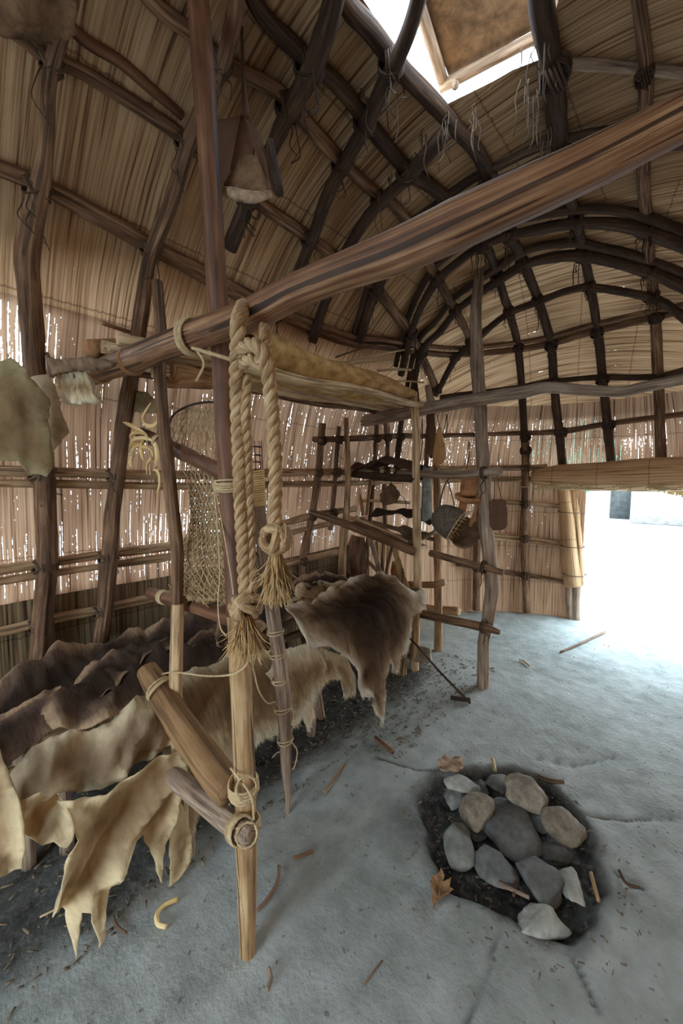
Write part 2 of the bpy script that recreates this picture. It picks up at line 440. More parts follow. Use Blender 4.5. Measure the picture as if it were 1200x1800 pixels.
we.f = [f for f in we.f if not ((lambda c: DOOR[0] < c.x < DOOR[1] and c.z < DOOR[2] and c.y > 3.5)(sum((we.v[i] for i in f), Vector()) / 4))]
cu = apse(LB, LT, True)
def merge(*ms):
    o = MB()
    for m in ms:
        b = len(o.v); o.v += m.v; o.uv += m.uv; o.e += m.e; o.f += [tuple(i + b for i in f) for f in m.f]
    return o
roof = merge(ce, ce2, cu)
# near end wall behind the camera, with its own doorway
nw = MB(); rows = []; uvs = []
for l in lens(0, LT - .01, .06):
    w, z = prof_at_len(l); rows.append([Vector((XC + w * k / 24, -2.6, z)) for k in range(-24, 25)]); uvs.append([(w * k / 24, z) for k in range(-24, 25)])
nw.grid(rows, uv=uvs)
nw.f = [f for f in nw.f if not ((lambda c: -1.2 < c.x < .3 and c.z < 1.75)(sum((nw.v[i] for i in f), Vector()) / 4))]

allm = merge(wl, wr, roof, we)
# bvh without the doorway / hole cuts
solid_bvh = BVHTree.FromPolygons([tuple(v) for v in merge(wl, wr, apse(0, LB, False), tunnel('c', None, LB, LT, -1, ys_all), tunnel('c', None, LB, LT, 1, ys_all), cu).v],
    [f for f in merge(wl, wr, apse(0, LB, False), tunnel('c', None, LB, LT, -1, ys_all), tunnel('c', None, LB, LT, 1, ys_all), cu).f])
def SH(x, y, off=.03):
    d = ray(x, y).normalized(); h, n, i, ds = solid_bvh.ray_cast(CAM, d, 20)
    if h is None: return PT(x, y, 3)
    if n.dot(d) > 0: n = -n
    return h + n * off
def SHN(p):
    h, n, i, ds = solid_bvh.find_nearest(p)
    if n.dot(CAM - p) < 0: n = -n
    return h, n
wl.build('wall_left', REED_WALL, kind='structure')
wr.build('wall_right', REED_WALL, kind='structure')
we.build('wall_end', REED_WALL, kind='structure')
nw.build('wall_near', REED_WALL, kind='structure')
roof.build('ceiling', REED_ROOF, kind='structure')

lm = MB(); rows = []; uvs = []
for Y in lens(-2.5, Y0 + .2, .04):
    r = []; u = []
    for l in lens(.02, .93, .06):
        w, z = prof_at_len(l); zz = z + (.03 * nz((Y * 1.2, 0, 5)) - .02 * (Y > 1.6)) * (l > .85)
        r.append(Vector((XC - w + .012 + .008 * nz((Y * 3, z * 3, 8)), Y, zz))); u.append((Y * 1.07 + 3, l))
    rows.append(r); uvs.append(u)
lm.grid(rows, uv=uvs); lm.build('lower_mat_left', REED_LOW, kind='structure', solid=.006)  # second reed mat layer low on the left wall, in a darker colour
# ------------------------------------------------------------------ floor with hearth pit
PIT_PX = [(735, 1395), (768, 1362), (830, 1352), (905, 1350), (962, 1372), (1020, 1430), (1052, 1500), (1066, 1560), (1050, 1615), (1004, 1660), (955, 1650), (890, 1604), (832, 1584), (782, 1562), (752, 1500), (735, 1440)]
PIT = [PZ(*p) for p in PIT_PX]
PITC = sum(PIT, Vector()) / len(PIT)
def seg_dist(p, a, b):
    ab = b - a; t = max(0, min(1, (p - a).dot(ab) / max(1e-9, ab.dot(ab)))); return (p - (a + ab * t)).length
def sd_poly(p, P):
    d = min(seg_dist(p, P[i], P[(i + 1) % len(P)]) for i in range(len(P)))
    return -d if in_poly(p.x, p.y, P) else d
CRACKS = [[(820, 1800), (838, 1745), (858, 1700), (868, 1660), (884, 1612)], [(1000, 1672), (1022, 1712), (1050, 1775)], [(1030, 1432), (1100, 1440), (1200, 1436)], [(985, 1145), (1020, 1128), (1062, 1112)], [(930, 1330), (1010, 1345), (1080, 1330)], [(1080, 1530), (1105, 1555), (1130, 1560)], [(660, 1330), (730, 1352), (770, 1352)]]
CR = [[PZ(*p) for p in c] for c in CRACKS]
FX0, FX1, FY0, FY1 = -2.45, 1.3, -2.65, 4.9
def floor_mesh():
    mb = MB()
    xs = lens(FX0, -1.55, .06) + lens(-1.55, .35, .014)[1:] + lens(.35, FX1, .08)[1:]
    ysf = lens(FY0, .3, .1) + lens(.3, 2.1, .014)[1:] + lens(2.1, FY1, .035)[1:]
    rows = []; uvs = []; es = []
    segs = [(c[i], c[i + 1]) for c in CR for i in range(len(c) - 1)]
    for y in ysf:
        r = []; u = []; e = []
        for x in xs:
            z = .006 * noise.noise(Vector((x * 2.3, y * 2.3, 0))) + .0028 * noise.noise(Vector((x * 11, y * 11, 4)))
            ed = 0; p = Vector((x, y, 0))
            if abs(x - PITC.x) < .75 and abs(y - PITC.y) < .75:
                q = p + Vector((noise.noise(Vector((x * 9, y * 9, 1))) * .03, noise.noise(Vector((x * 9, y * 9, 7))) * .03, 0))
                d = sd_poly(q, PIT)
                k = max(0, min(1, (.015 - d) / .05)); k = k * k * (3 - 2 * k)
                z += -.055 * k + k * (.02 * noise.noise(Vector((x * 22, y * 22, 2))) + .012 * noise.noise(Vector((x * 50, y * 50, 2))))
                ed = max(0, min(1, (.05 - d) / .07))
                # soot smear on the left side of the pit
                sm = max(0, 1 - (p - PZ(735, 1450)).length / .22); ed = max(ed, sm * .75)
            if x < .6 and y < 4.8:
                dd = min((seg_dist(p, a, b) for a, b in segs), default=1)
                w = .006 + .004 * noise.noise(Vector((x * 20, y * 20, 9)))
                if dd < .03:
                    z -= .016 * max(0, 1 - dd / (w * 2)); ed = max(ed, .55 * max(0, 1 - dd / (w * 1.6)))
            # floor colour darker and slightly lumpier under the bench
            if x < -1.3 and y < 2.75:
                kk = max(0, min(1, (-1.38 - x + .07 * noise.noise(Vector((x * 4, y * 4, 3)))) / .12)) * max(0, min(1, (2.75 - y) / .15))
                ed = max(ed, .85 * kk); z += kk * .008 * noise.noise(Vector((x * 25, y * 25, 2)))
            r.append(Vector((x, y, z))); u.append((x, y)); e.append(ed)
        rows.append(r); uvs.append(u); es.append(e)
    mb.grid(rows, uv=uvs, e=es)
    mb.build('floor', FLOORM, kind='structure')
floor_mesh()

# ------------------------------------------------------------------ lattice of bent saplings
def strands(mb, p, n, ln=(.04, .16), r=.0022, spread=.03):
    for _ in range(n):
        q = p + Vector((random.uniform(-1, 1), random.uniform(-1, 1), random.uniform(-.6, .6))) * spread
        L = random.uniform(*ln); k = random.uniform(-.02, .02); k2 = random.uniform(-.02, .02)
        mb.tube([q, q + Vector((k, k2, -L * .35)), q + Vector((k * .4, k2 * 1.5, -L * .7)), q + Vector((k * 1.5, -k2, -L))], [random.uniform(.8, 1.6) * r, r * random.uniform(.5, 1)], seg=4, n=3)

LATT = {}
def sapling(key, name, label, cat, px, mat, off=None, group=None, twin=0):
    pts = []; rad = []
    px = list(px)
    if key in ('K', 'G', 'H', 'I', 'F', 'E') or (key in ('R6', 'R7', 'R8', 'R9')):
        if px[0][0] < 0: a, b = px[1], px[0]; k = (b[1] - a[1]) / (b[0] - a[0]); px = [(b[0] - 420, b[1] - 420 * k, b[2] * 1.5), (b[0] - 160, b[1] - 160 * k, b[2] * 1.2)] + px
        if px[-1][0] > 1200: a, b = px[-2], px[-1]; k = (b[1] - a[1]) / (b[0] - a[0]); px = px + [(b[0] + 150, b[1] + 150 * k * (1.3 if k > 0 else 1), b[2] * 1.1)]
    if px[-1][1] < 0: a, b = px[-2], px[-1]; k = 130 / max(20, a[1] - b[1]); px.append((b[0] + (b[0] - a[0]) * k * .6, b[1] - 130, b[2]))
    if px[0][1] < 0: a, b = px[1], px[0]; k = 130 / max(20, a[1] - b[1]); px.insert(0, (b[0] + (b[0] - a[0]) * k * .6, b[1] - 130, b[2]))
    for x, y, hp in px:
        p0 = SH(x, y, 0); r = hp * depth(p0) / FPX; rad.append(r)
        pts.append(SH(x, y, (off if off is not None else .012) + r * .9))
    mid = pts[len(pts) // 2]
    t = thing(name, label, cat, pts[0], group)
    MB().tube(pts, rad, seg=9, n=5, jit=.22, bump=.25).build('pole', mat, t)
    if twin:
        pts2 = []; rad2 = []
        for x, y, hp in px:
            q = SH(x, y, 0); hp2 = hp * .8; r = hp2 * depth(q) / FPX
            dz = twin + 2 * nz((x * .01, y * .01, 1)); pts2.append(SH(x + dz * .3, y + dz, .012 + r)); rad2.append(r)
        MB().tube(pts2, rad2, seg=8, n=5, jit=.25, bump=.2).build('pole', mat, t)
    LATT[key] = (t, [(x, y) for x, y, h in px], px, pts)
    return t

RIBS = [
 ('R1', 'thick brown bent rib sapling nearest the left edge, passing behind the hanging hide', W_BROWN, [(62, 1150, 15), (74, 1000, 15), (72, 900, 16), (66, 790, 16), (52, 640, 16), (44, 500, 17), (42, 430, 18), (58, 330, 15), (74, 230, 12), (78, 130, 12), (92, 60, 12), (120, -30, 12)]),
 ('R2', 'brown rib sapling rising behind the big crooked front post, second from the left edge', W_BROWN, [(168, 1120, 13), (180, 1000, 13), (190, 870, 12), (206, 740, 12), (226, 620, 12), (240, 520, 12), (252, 440, 11), (288, 345, 12), (318, 240, 12), (345, 170, 13), (378, 95, 14), (402, 0, 14), (408, -40, 14)]),
 ('R3', 'sooty rib sapling passing behind the hanging bark scoop', W_SMOKE, [(392, 420, 13), (420, 345, 13), (446, 290, 13), (468, 235, 13), (495, 175, 15), (530, 108, 17), (556, 45, 18), (580, -35, 18)]),
 ('R4', 'dark rib sapling between the bark scoop and the near end of the main beam', W_SMOKE, [(476, 545, 9), (502, 490, 10), (540, 400, 10), (562, 335, 11), (598, 262, 11), (640, 185, 13), (668, 120, 14), (705, 40, 14), (730, -40, 14)]),
 ('R5', 'dark rib sapling meeting the lower left corner of the smoke hole', W_SMOKE, [(538, 590, 8), (560, 520, 8), (600, 425, 9), (650, 345, 10), (702, 292, 11), (765, 218, 13), (782, 200, 11)]),
 ('R6', 'dark double rib arching just above the main beam', W_SMOKE, [(622, 590, 7), (645, 512, 8), (700, 415, 8), (762, 364, 8), (830, 315, 8), (885, 288, 9), (965, 250, 10), (1060, 228, 10), (1230, 215, 10)]),
 ('R7', 'outermost sooty arch of the end vault, just under the main beam', W_SMOKE, [(694, 650, 6), (716, 565, 6), (752, 488, 7), (800, 442, 7), (850, 410, 7), (925, 384, 8), (1012, 368, 9), (1100, 370, 10), (1210, 405, 11)]),
 ('R8', 'second sooty arch of the end vault, drawn as a double curve', W_SMOKE, [(712, 700, 5), (731, 612, 6), (766, 570, 6), (800, 528, 6), (867, 478, 8), (927, 442, 8), (1000, 428, 9), (1060, 434, 9), (1133, 453, 9), (1215, 485, 10)]),
 ('R9', 'innermost small dark arch of the end vault', W_SMOKE, [(756, 690, 5), (767, 670, 5), (792, 622, 6), (827, 590, 6), (883, 541, 6), (950, 513, 6), (1000, 494, 6), (1050, 489, 7), (1150, 507, 7), (1215, 548, 7)]),
]
for k, lab, m, px in RIBS:
    sapling(k, 'arch_rib', lab, 'sapling rib', px, m, off=.05, group='bent saplings of the arched frame', twin=(-11 if k in ('R6', 'R7', 'R8') else 0))
HOOPS = [
 ('J', 'brown roof sapling from the upper left corner to the fan of the end vault', W_BROWN, [(-20, 22, 13), (40, 62, 13), (75, 92, 13), (132, 116, 12), (205, 160, 12), (300, 222, 12), (350, 265, 12), (442, 345, 11), (525, 402, 10), (590, 448, 9), (655, 500, 9), (705, 564, 8), (728, 605, 7), (748, 645, 7), (762, 678, 6)], 0),
 ('J2', 'thin smooth red-brown pole leaning on the roof above the left roof sapling', W_RED, [(100, 20, 10), (150, 68, 10), (205, 102, 9), (260, 150, 8), (318, 200, 7)], 0),
 ('K', 'long doubled brown sapling ringing the left wall above the shelf and round the end', W_BROWN, [(-20, 288, 12), (55, 318, 12), (120, 350, 12), (245, 422, 11), (300, 452, 11), (365, 488, 10), (500, 556, 9), (608, 597, 7), (690, 608, 6), (792, 621, 5), (903, 612, 5), (967, 600, 6), (1050, 577, 6), (1215, 540, 6)], -13),
 ('L', 'brown roof sapling passing over the bark scoop and down past the far post', W_BROWN, [(262, -10, 13), (330, 46, 13), (382, 92, 13), (425, 117, 12), (488, 152, 12), (530, 200, 12), (592, 270, 11), (655, 330, 10), (712, 380, 9), (762, 478, 8), (800, 545, 7), (822, 592, 6), (838, 655, 6)], 0),
 ('M', 'dark roof sapling left of the smoke hole, bending down beside the far post', W_SMOKE, [(440, -20, 14), (470, 25, 14), (525, 80, 14), (600, 147, 14), (665, 232, 13), (715, 290, 12), (770, 330, 11), (835, 400, 9), (862, 450, 7), (890, 535, 7), (908, 605, 6), (916, 700, 6), (921, 790, 6)], 0),
 ('N', 'dark sapling along the left edge of the smoke hole, carrying on down the end wall', W_SMOKE, [(600, -20, 15), (652, 40, 15), (700, 105, 15), (752, 160, 14), (800, 215, 12), (850, 280, 12), (896, 405, 9), (925, 470, 8), (946, 525, 7), (967, 600, 7), (974, 690, 7), (990, 826, 7)], 0),
 ('O', 'dark thick sapling at the right edge of the smoke hole, carrying on down', W_SMOKE, [(952, -20, 20), (966, 60, 19), (974, 130, 17), (984, 240, 15), (1000, 320, 10), (1016, 400, 8), (1034, 480, 7), (1050, 575, 7), (1060, 670, 7), (1076, 826, 7)], 0),
 ('P', 'brown roof sapling near the right edge, behind the high end of the beam', W_BROWN, [(1122, -20, 10), (1138, 100, 10), (1136, 200, 10), (1132, 300, 10), (1140, 400, 8), (1150, 520, 8), (1157, 640, 8), (1164, 826, 8)], 0),
 ('E', 'dark sapling crossing the end wall behind the far beam', W_SMOKE, [(772, 697, 4), (842, 688, 5), (905, 680, 5), (973, 668, 5), (1057, 661, 5), (1150, 660, 6), (1215, 645, 6)], 0),
 ('F', 'thin brown rail across the end wall below the far beam and along the left wall', W_BROWN, [(548, 772, 5), (620, 770, 5), (690, 766, 5), (780, 765, 4), (900, 761, 4), (987, 757, 5), (1073, 743, 5), (1215, 725, 5)], 0),
 ('G', 'wall rail level with the eye, doubled, running behind the near post and the fishing net', W_TAN, [(-20, 826, 9), (100, 829, 9), (280, 834, 8), (420, 832, 8), (500, 830, 7), (600, 828, 6), (720, 824, 5), (860, 822, 5), (960, 820, 5)], 20),
 ('H', 'wall rail second from the bottom on the left wall', W_TAN, [(-20, 1003, 9), (60, 990, 9), (180, 973, 8), (300, 957, 8), (400, 940, 7), (500, 917, 6), (545, 905, 6), (620, 893, 5)], 18),
 ('I', 'lowest pale wall rail just above the hides on the left wall', W_TAN, [(-20, 1112, 9), (100, 1084, 9), (200, 1063, 9), (280, 1046, 8), (400, 1020, 7), (500, 990, 6), (595, 968, 6)], 0),
 ('T', 'grey roof pole crossing between the smoke hole and the right edge', W_GREY, [(960, 104, 9), (1030, 105, 9), (1100, 110, 8), (1230, 122, 9)], 0),
 ('Q', 'upper thin rail between the far post and the doorway', W_TAN, [(862, 881, 4), (925, 884, 4), (985, 889, 4)], 0),
 ('S', 'middle thin rail between the far post and the doorway', W_TAN, [(800, 935, 4), (863, 939, 4), (925, 945, 4), (990, 954, 4)], 7),
 ('U', 'lowest thin rail between the far post and the doorway', W_BROWN, [(800, 990, 4), (880, 1004, 4), (940, 1013, 4), (1000, 1024, 4)], 0),
]
for k, lab, m, px, tw in HOOPS:
    sapling(k, 'hoop_sapling', lab, 'sapling rail', px, m, off=.0, group='long saplings tied along the walls and roof', twin=tw)
VERT = [
 ('V7', 'thin wall upright just left of the slender wall pole of the rack', W_BROWN, [(590, 748, 4), (586, 800, 4), (582, 860, 4), (574, 930, 4)]),
 ('V8', 'thin crooked upright just behind the heap of bark on the uppermost far shelf', W_BROWN, [(672, 742, 4), (676, 790, 4), (670, 850, 4), (672, 930, 4)]),
 ('V1', 'thin wall upright behind the rope, left of the far shelf rack', W_BROWN, [(560, 742, 6), (552, 830, 6), (541, 905, 6), (526, 975, 6), (524, 1040, 6)]),
 ('V2', 'thin wall upright seen between the far rack posts above the upper shelf', W_BROWN, [(656, 745, 4), (652, 820, 4), (646, 900, 4), (640, 960, 4)]),
 ('V3', 'wall upright running down to the floor between the far post and the doorway', W_BROWN, [(921, 775, 6), (921, 860, 6), (920, 920, 6), (921, 1000, 6), (924, 1074, 6)]),
 ('V4', 'crooked wall upright just left of the crooked far post', W_BROWN, [(838, 690, 6), (842, 790, 6), (840, 880, 6), (834, 970, 6), (833, 1070, 6)]),
 ('V5', 'thin wall upright just right of the slim rack post', W_BROWN, [(752, 700, 4), (746, 780, 4), (742, 860, 4)]),
 ('V6', 'short dark upright hanging over the upper shelf of the far rack', W_SMOKE, [(700, 735, 5), (694, 790, 5), (690, 840, 5)]),
]
for k, lab, m, px in VERT:
    sapling(k, 'wall_upright', lab, 'wall upright', px, m, off=.02)

def cross2(a, b, c, d):
    r = (b[0] - a[0], b[1] - a[1]); s_ = (d[0] - c[0], d[1] - c[1]); den = r[0] * s_[1] - r[1] * s_[0]
    if abs(den) < 1e-6: return None
    t = ((c[0] - a[0]) * s_[1] - (c[1] - a[1]) * s_[0]) / den; u = ((c[0] - a[0]) * r[1] - (c[1] - a[1]) * r[0]) / den
    if 0 <= t <= 1 and 0 <= u <= 1: return (a[0] + r[0] * t, a[1] + r[1] * t)
    return None
def hp_at(px, x, y): return min(px, key=lambda q: (q[0] - x) ** 2 + (q[1] - y) ** 2)[2]
for hk in [h[0] for h in HOOPS if h[0] not in ('J2',)]:
    t, hl, hpx, _ = LATT[hk]
    for rk in [r[0] for r in RIBS] + [v[0] for v in VERT]:
        rl = LATT[rk][1]; done = False
        for i in range(len(hl) - 1):
            for j in range(len(rl) - 1):
                c = cross2(hl[i], hl[i + 1], rl[j], rl[j + 1])
                if c and not done and -30 < c[0] < 1230 and -30 < c[1] < 1150:
                    done = True
                    r = max(hp_at(hpx, *c), hp_at(LATT[rk][2], *c)) * depth(SH(*c)) / FPX
                    p = SH(c[0], c[1], .035 + r * .8)
                    mb = MB(); hi = c[1] < 800
                    ax = (SH(*hl[i + 1]) - SH(*hl[i])).normalized(); bx = (SH(*rl[j + 1]) - SH(*rl[j])).normalized()
                    dg = (ax + bx).normalized(); dh = (ax - bx).normalized()
                    k_ = 1.0 if hi else .84; mb.wrap(p, dg, r * 1.45 * k_, random.uniform(3, 5), max(.0026, r * .13))
                    mb.wrap(p, dh, r * 1.5 * k_, random.uniform(3, 4.5), max(.0026, r * .13))
                    mb.wrap(p, ax, r * 1.3, 3, max(.003, r * .16))
                    strands(mb, p - Vector((0, 0, r)), random.randint(2, 6) if hi else random.randint(0, 2), (.03, .17), max(.0018, r * .09), r * 1.2)
                    mb.build('lashing', BAST if rk in ('R1', 'R2') or not hi else W_SMOKE, t)
# extra lashings where roof saplings run into each other
for x, y, hk in ((735, 612, 'J'), (762, 680, 'J'), (822, 592, 'L'), (908, 605, 'M'), (967, 600, 'N'), (1050, 577, 'O'), (1157, 547, 'P'), (921, 765, 'M'), (985, 757, 'N'), (1071, 744, 'O'), (974, 668, 'N'), (1060, 662, 'O'), (1157, 660, 'P'), (978, 100, 'O'), (1138, 110, 'P')):
    t, hl, hpx, _ = LATT[hk]; r = hp_at(hpx, x, y) * depth(SH(x, y)) / FPX; p = SH(x, y, .02 + r)
    mb = MB(); mb.wrap(p, (1, 0, .3), r * 1.4, 4, r * .17); mb.wrap(p, (0, .3, 1), r * 1.4, 4, r * .17)
    strands(mb, p, random.randint(1, 4), (.03, .15), r * .09, r); mb.build('lashing', W_SMOKE, t)
# ------------------------------------------------------------------ poles, posts, beams
def pole(name, label, cat, px, pf, mat, group=None, jit=.14, n=6, seg=12, bump=.15, part='shaft', extra=True):
    pts = [pf(x, y) for x, y, h in px]; rad = [h * depth(p) / FPX for (x, y, h), p in zip(px, pts)]
    lo = min(pts, key=lambda p: p.z)
    t = thing(name, label, cat, lo, group)
    MB().tube(pts, rad, seg=seg, n=n, jit=jit, bump=bump).build(part, mat, t)
    t['r'] = 0; del t['r']
    return t, catmull(pts, n), lerplist(rad, len(catmull(pts, n)))
def Yp(Y): return lambda x, y: PY(x, y, Y)
def Xp(X): return lambda x, y: PX(x, y, X)
def Tl(x0y0, t0, x1y1, t1):   # depth varies linearly along the way between two picture points
    def f(x, y):
        dx, dy = x1y1[0] - x0y0[0], x1y1[1] - x0y0[1]
        k = ((x - x0y0[0]) * dx + (y - x0y0[1]) * dy) / (dx * dx + dy * dy)
        return PT(x, y, t0 + (t1 - t0) * k)
    return f
def lash(t, c, axis, R, turns=4, r=.003, mat=None, flat=1.0, ends=0, tilt=0.0, name='lashing'):
    mb = MB(); mb.wrap(c, axis, R, turns, r, flat=flat, tilt=tilt)
    mb.wrap(Vector(c), axis, R * 1.03, max(1, turns - 2), r, pitch=r * 3.2, flat=flat, tilt=-tilt * .7 + .2)
    if ends: strands(mb, Vector(c) + Vector((0, 0, -R)), ends, (.05, .14), r * .8, R * .4)
    return mb.build(name, mat or CORD, t)

FY = .62
# near frame: front post in two coloured lengths of one trunk
px_front = [(346, -30, 19), (356, 100, 19), (366, 260, 19), (376, 420, 18), (384, 540, 18), (392, 650, 19), (396, 740, 20), (403, 840, 19), (411, 960, 18), (417, 1080, 18), (422, 1180, 19), (427, 1290, 19), (431, 1380, 19), (433, 1480, 18), (434, 1580, 16), (435, 1680, 13), (435, 1705, 11)]
fp = [PY(x, y, FY) for x, y, h in px_front]; fr = [h * depth(p) / FPX for (x, y, h), p in zip(px_front, fp)]
front_post = thing('house_post', 'tall crooked front post nearest the camera, its foot on the clay floor by the bench', 'post', fp[-1])
MB().tube(fp[:10], fr[:10], seg=16, n=8, jit=.10, bump=.08).build('barked_trunk', W_RED, front_post)['label'] = 'red-brown bark-covered upper length of the post'
MB().tube(fp[9:], fr[9:], seg=16, n=8, jit=.10, bump=.12).build('peeled_trunk', W_POST, front_post)['label'] = 'pale peeled lower length of the post'
px_rear = [(276, 495, 9), (283, 590, 10), (281, 660, 10), (289, 760, 11), (299, 860, 11), (310, 960, 11), (312, 1060, 10), (309, 1190, 11), (311, 1300, 11), (318, 1400, 11), (325, 1500, 10), (326, 1512, 9)]
rp = [PY(x, y, .62) for x, y, h in px_rear]; rr = [h * depth(p) / FPX for (x, y, h), p in zip(px_rear, rp)]
rear_post = thing('house_post', 'slim post behind the tall front post, its cut top sticking up above the main beam', 'post', rp[-1])
MB().tube(rp[:7], rr[:7], seg=12, n=7, jit=.14, bump=.12).build('barked_trunk', W_BROWN, rear_post)['label'] = 'brown upper length of the slim post'
MB().tube(rp[6:], rr[6:], seg=12, n=7, jit=.14, bump=.12).build('peeled_trunk', W_PALE, rear_post)['label'] = 'pale peeled lower length of the slim post'
# main beam
bx = [(150, 662, 19), (235, 632, 22), (320, 598, 23), (430, 556, 26), (520, 510, 29), (600, 478, 31), (700, 442, 36), (800, 398, 41), (900, 352, 40), (1000, 306, 39), (1100, 256, 38), (1215, 196, 38)]
by = lambda x: .55 if x < 430 else .55 + .25 * (x - 430) / 770
bp = [PY(x, y, by(x)) for x, y, h in bx]; br = [h * depth(p) / FPX for (x, y, h), p in zip(bx, bp)]
d_ = (bp[-1] - bp[-3]).normalized(); bp += [bp[-1] + d_ * .5, bp[-1] + d_ * 1.05]; br += [.03, .03]
main_beam = thing('roof_beam', 'massive weathered beam slanting across the picture to the upper right edge', 'beam', bp[0])
MB().tube(bp, br, seg=20, n=8, jit=.16, bump=.05).build('log', W_BEAM, main_beam)
def on(pts_, px_, rads, x):
    i = min(range(len(px_)), key=lambda k: abs(px_[k][0] - x)); return pts_[i], rads[i]
ax_b = (bp[3] - bp[0]).normalized()
lash(main_beam, PY(338, 592, .55), ax_b, .045, 4, .0042, tilt=.25)
lash(main_beam, PY(232, 634, .55), ax_b, .044, 2, .006, W_LOG)
lash(main_beam, PY(176, 655, .55), ax_b, .042, 4, .0042, tilt=.2)
mb = MB(); mb.tube([PY(338, 612, .50), PY(372, 622, .49), (PY(404, 632, .5))], .0045, seg=5); mb.tube([PY(345, 614, .5), PY(358, 640, .5), PY(345, 670, .52)], .003, seg=5); mb.build('tie_cord', CORD, main_beam)
lash(rear_post, PY(283, 655, .64), (0, 0, 1), .03, 5, .004)

# rungs of the near frame
r1, _, _ = pole('frame_rung', 'dark rung at eye level behind the front post, yellow husks at its end', 'rung', [(248, 762, 11), (290, 782, 13), (340, 806, 13), (400, 834, 13), (418, 842, 12)], lambda x, y: PY(x, y, .70 - .03 * (x - 248) / 170), W_RED)
lash(r1, PY(282, 778, .69), (PY(340, 806, .68) - PY(290, 782, .69)), .03, 4, .0035)
lash(front_post, PY(402, 850, FY), (0, 0, 1), .039, 4, .003, tilt=.4)
r2, _, _ = pole('frame_rung', 'brown rung below the gathered fishing net, a pale cord wound round its left end', 'rung', [(264, 1042, 9), (300, 1054, 11), (350, 1070, 12), (400, 1086, 12), (424, 1094, 11)], lambda x, y: PY(x, y, .70 - .03 * (x - 264) / 170), W_RED)
lash(r2, PY(288, 1050, .695), (PY(350, 1070, .68) - PY(300, 1054, .69)), .027, 5, .004)
r3, _, _ = pole('frame_rung', 'stout smooth pole slanting from the bench hides down to the front post', 'rung', [(258, 1178, 17), (275, 1205, 20), (310, 1260, 23), (345, 1312, 26), (380, 1362, 28), (404, 1392, 27)], lambda x, y: PY(x, y, .575 + .02 * (x - 258) / 140), W_OAK, seg=16)
lash(r3, PY(283, 1212, .578), (PY(310, 1260, .58) - PY(275, 1205, .577)), .05, 2, .0035, tilt=.3)
r4, _, _ = pole('frame_rung', 'grey-brown pole lowest on the front post, just above the floor', 'rung', [(284, 1342, 15), (310, 1368, 17), (350, 1402, 18), (400, 1442, 19), (440, 1472, 18)], lambda x, y: PY(x, y, .58), W_GREY, seg=14)
lash(r4, PY(420, 1458, .575), (PY(440, 1472, .58) - PY(350, 1402, .58)), .036, 4, .0038)
lash(front_post, PY(428, 1382, .60), (0, 0, 1), .042, 4, .0036, tilt=.35)
lash(front_post, PY(431, 1448, .60), (0, 0, 1), .041, 3, .0038, tilt=-.3)
mb = MB(); mb.wrap(PY(433, 1385, .575), ray(433, 1385), .028, 1.6, .0038); mb.wrap(PY(434, 1468, .575), ray(434, 1468), .028, 1.6, .004)
mb.tube([PY(414, 1490, .57), PY(418, 1540, .57), PY(428, 1620, .585)], .002, seg=5); mb.tube([PY(405, 1350, .58), PY(440, 1398, .57), PY(446, 1440, .575)], .0032, seg=5)
mb.build('tie_cord', CORD, front_post)

# far frame
far_post, dp, dr = pole('house_post', 'tall crooked grey-brown post standing free between the far rack and the doorway', 'post',
    [(846, 412, 8), (842, 480, 8), (836, 560, 10), (839, 640, 11), (844, 720, 11), (849, 820, 11), (854, 910, 12), (859, 980, 12), (864, 1030, 12), (858, 1080, 11), (850, 1130, 10), (848, 1210, 10), (848, 1218, 9)], Yp(2.68), W_GREY)
far_rear, _, _ = pole('house_post', 'slim straight post at the foot of the deer hide, holding the far rack', 'post',
    [(727, 690, 6), (731, 760, 7), (731, 850, 7), (733, 950, 7), (733, 1040, 7), (730, 1120, 7), (728, 1183, 7)], Yp(2.55), W_PALE)
fb, _, _ = pole('roof_beam', 'grey far beam carrying the far end of the high shelf, bark worn smooth', 'beam',
    [(546, 762, 10), (600, 746, 11), (678, 733, 11), (772, 714, 11), (850, 700, 11), (920, 689, 11), (965, 681, 10), (1030, 686, 9), (1090, 688, 9), (1140, 678, 10), (1215, 664, 10)], Yp(2.62), W_GREY)
lash(fb, PY(848, 703, 2.64), (0, 0, 1), .052, 3, .006)
lash(fb, PY(731, 722, 2.6), (0, 0, 1), .045, 3, .006)
for lab, px, Y, m in (
    ('grey rung of the far rack, its cut end jutting past the crooked post', [(700, 832, 6), (790, 834, 7), (850, 831, 7), (880, 828, 8)], 2.6, W_GREY),
    ('brown rung of the far rack below the hanging basket', [(756, 972, 6), (800, 984, 6), (850, 997, 6), (884, 1007, 5)], 2.6, W_BROWN),
    ('knobbly rung low on the far rack, just above the clay floor', [(716, 1076, 7), (740, 1080, 7), (800, 1092, 8), (850, 1103, 8), (878, 1112, 4)], 2.58, W_BROWN)):
    t, _, _ = pole('frame_rung', lab, 'rung', px, Yp(Y), m)
    e = px[-2]; lash(t, PY(e[0], e[1], Y), PY(px[2][0], px[2][1], Y) - PY(px[0][0], px[0][1], Y), .042, 3, .004, BAST, ends=2)
pole('house_post', 'slender pole of the far rack standing against the left wall above the hides', 'post', [(608, 735, 4), (611, 820, 5), (609, 900, 6), (603, 960, 7), (600, 1030, 7), (600, 1080, 7)], Yp(2.38), W_TAN)
pole('house_post', 'straight pole standing on the floor just left of the crooked post', 'post', [(764, 770, 5), (768, 860, 6), (769, 960, 7), (770, 1050, 7), (770, 1146, 7)], Yp(2.98), W_TAN)
pole('house_post', 'short forked stake at the right end of the bench under the deer hide', 'post', [(716, 1068, 7), (711, 1110, 7), (708, 1150, 7), (707, 1185, 7)], Yp(2.42), W_POST)
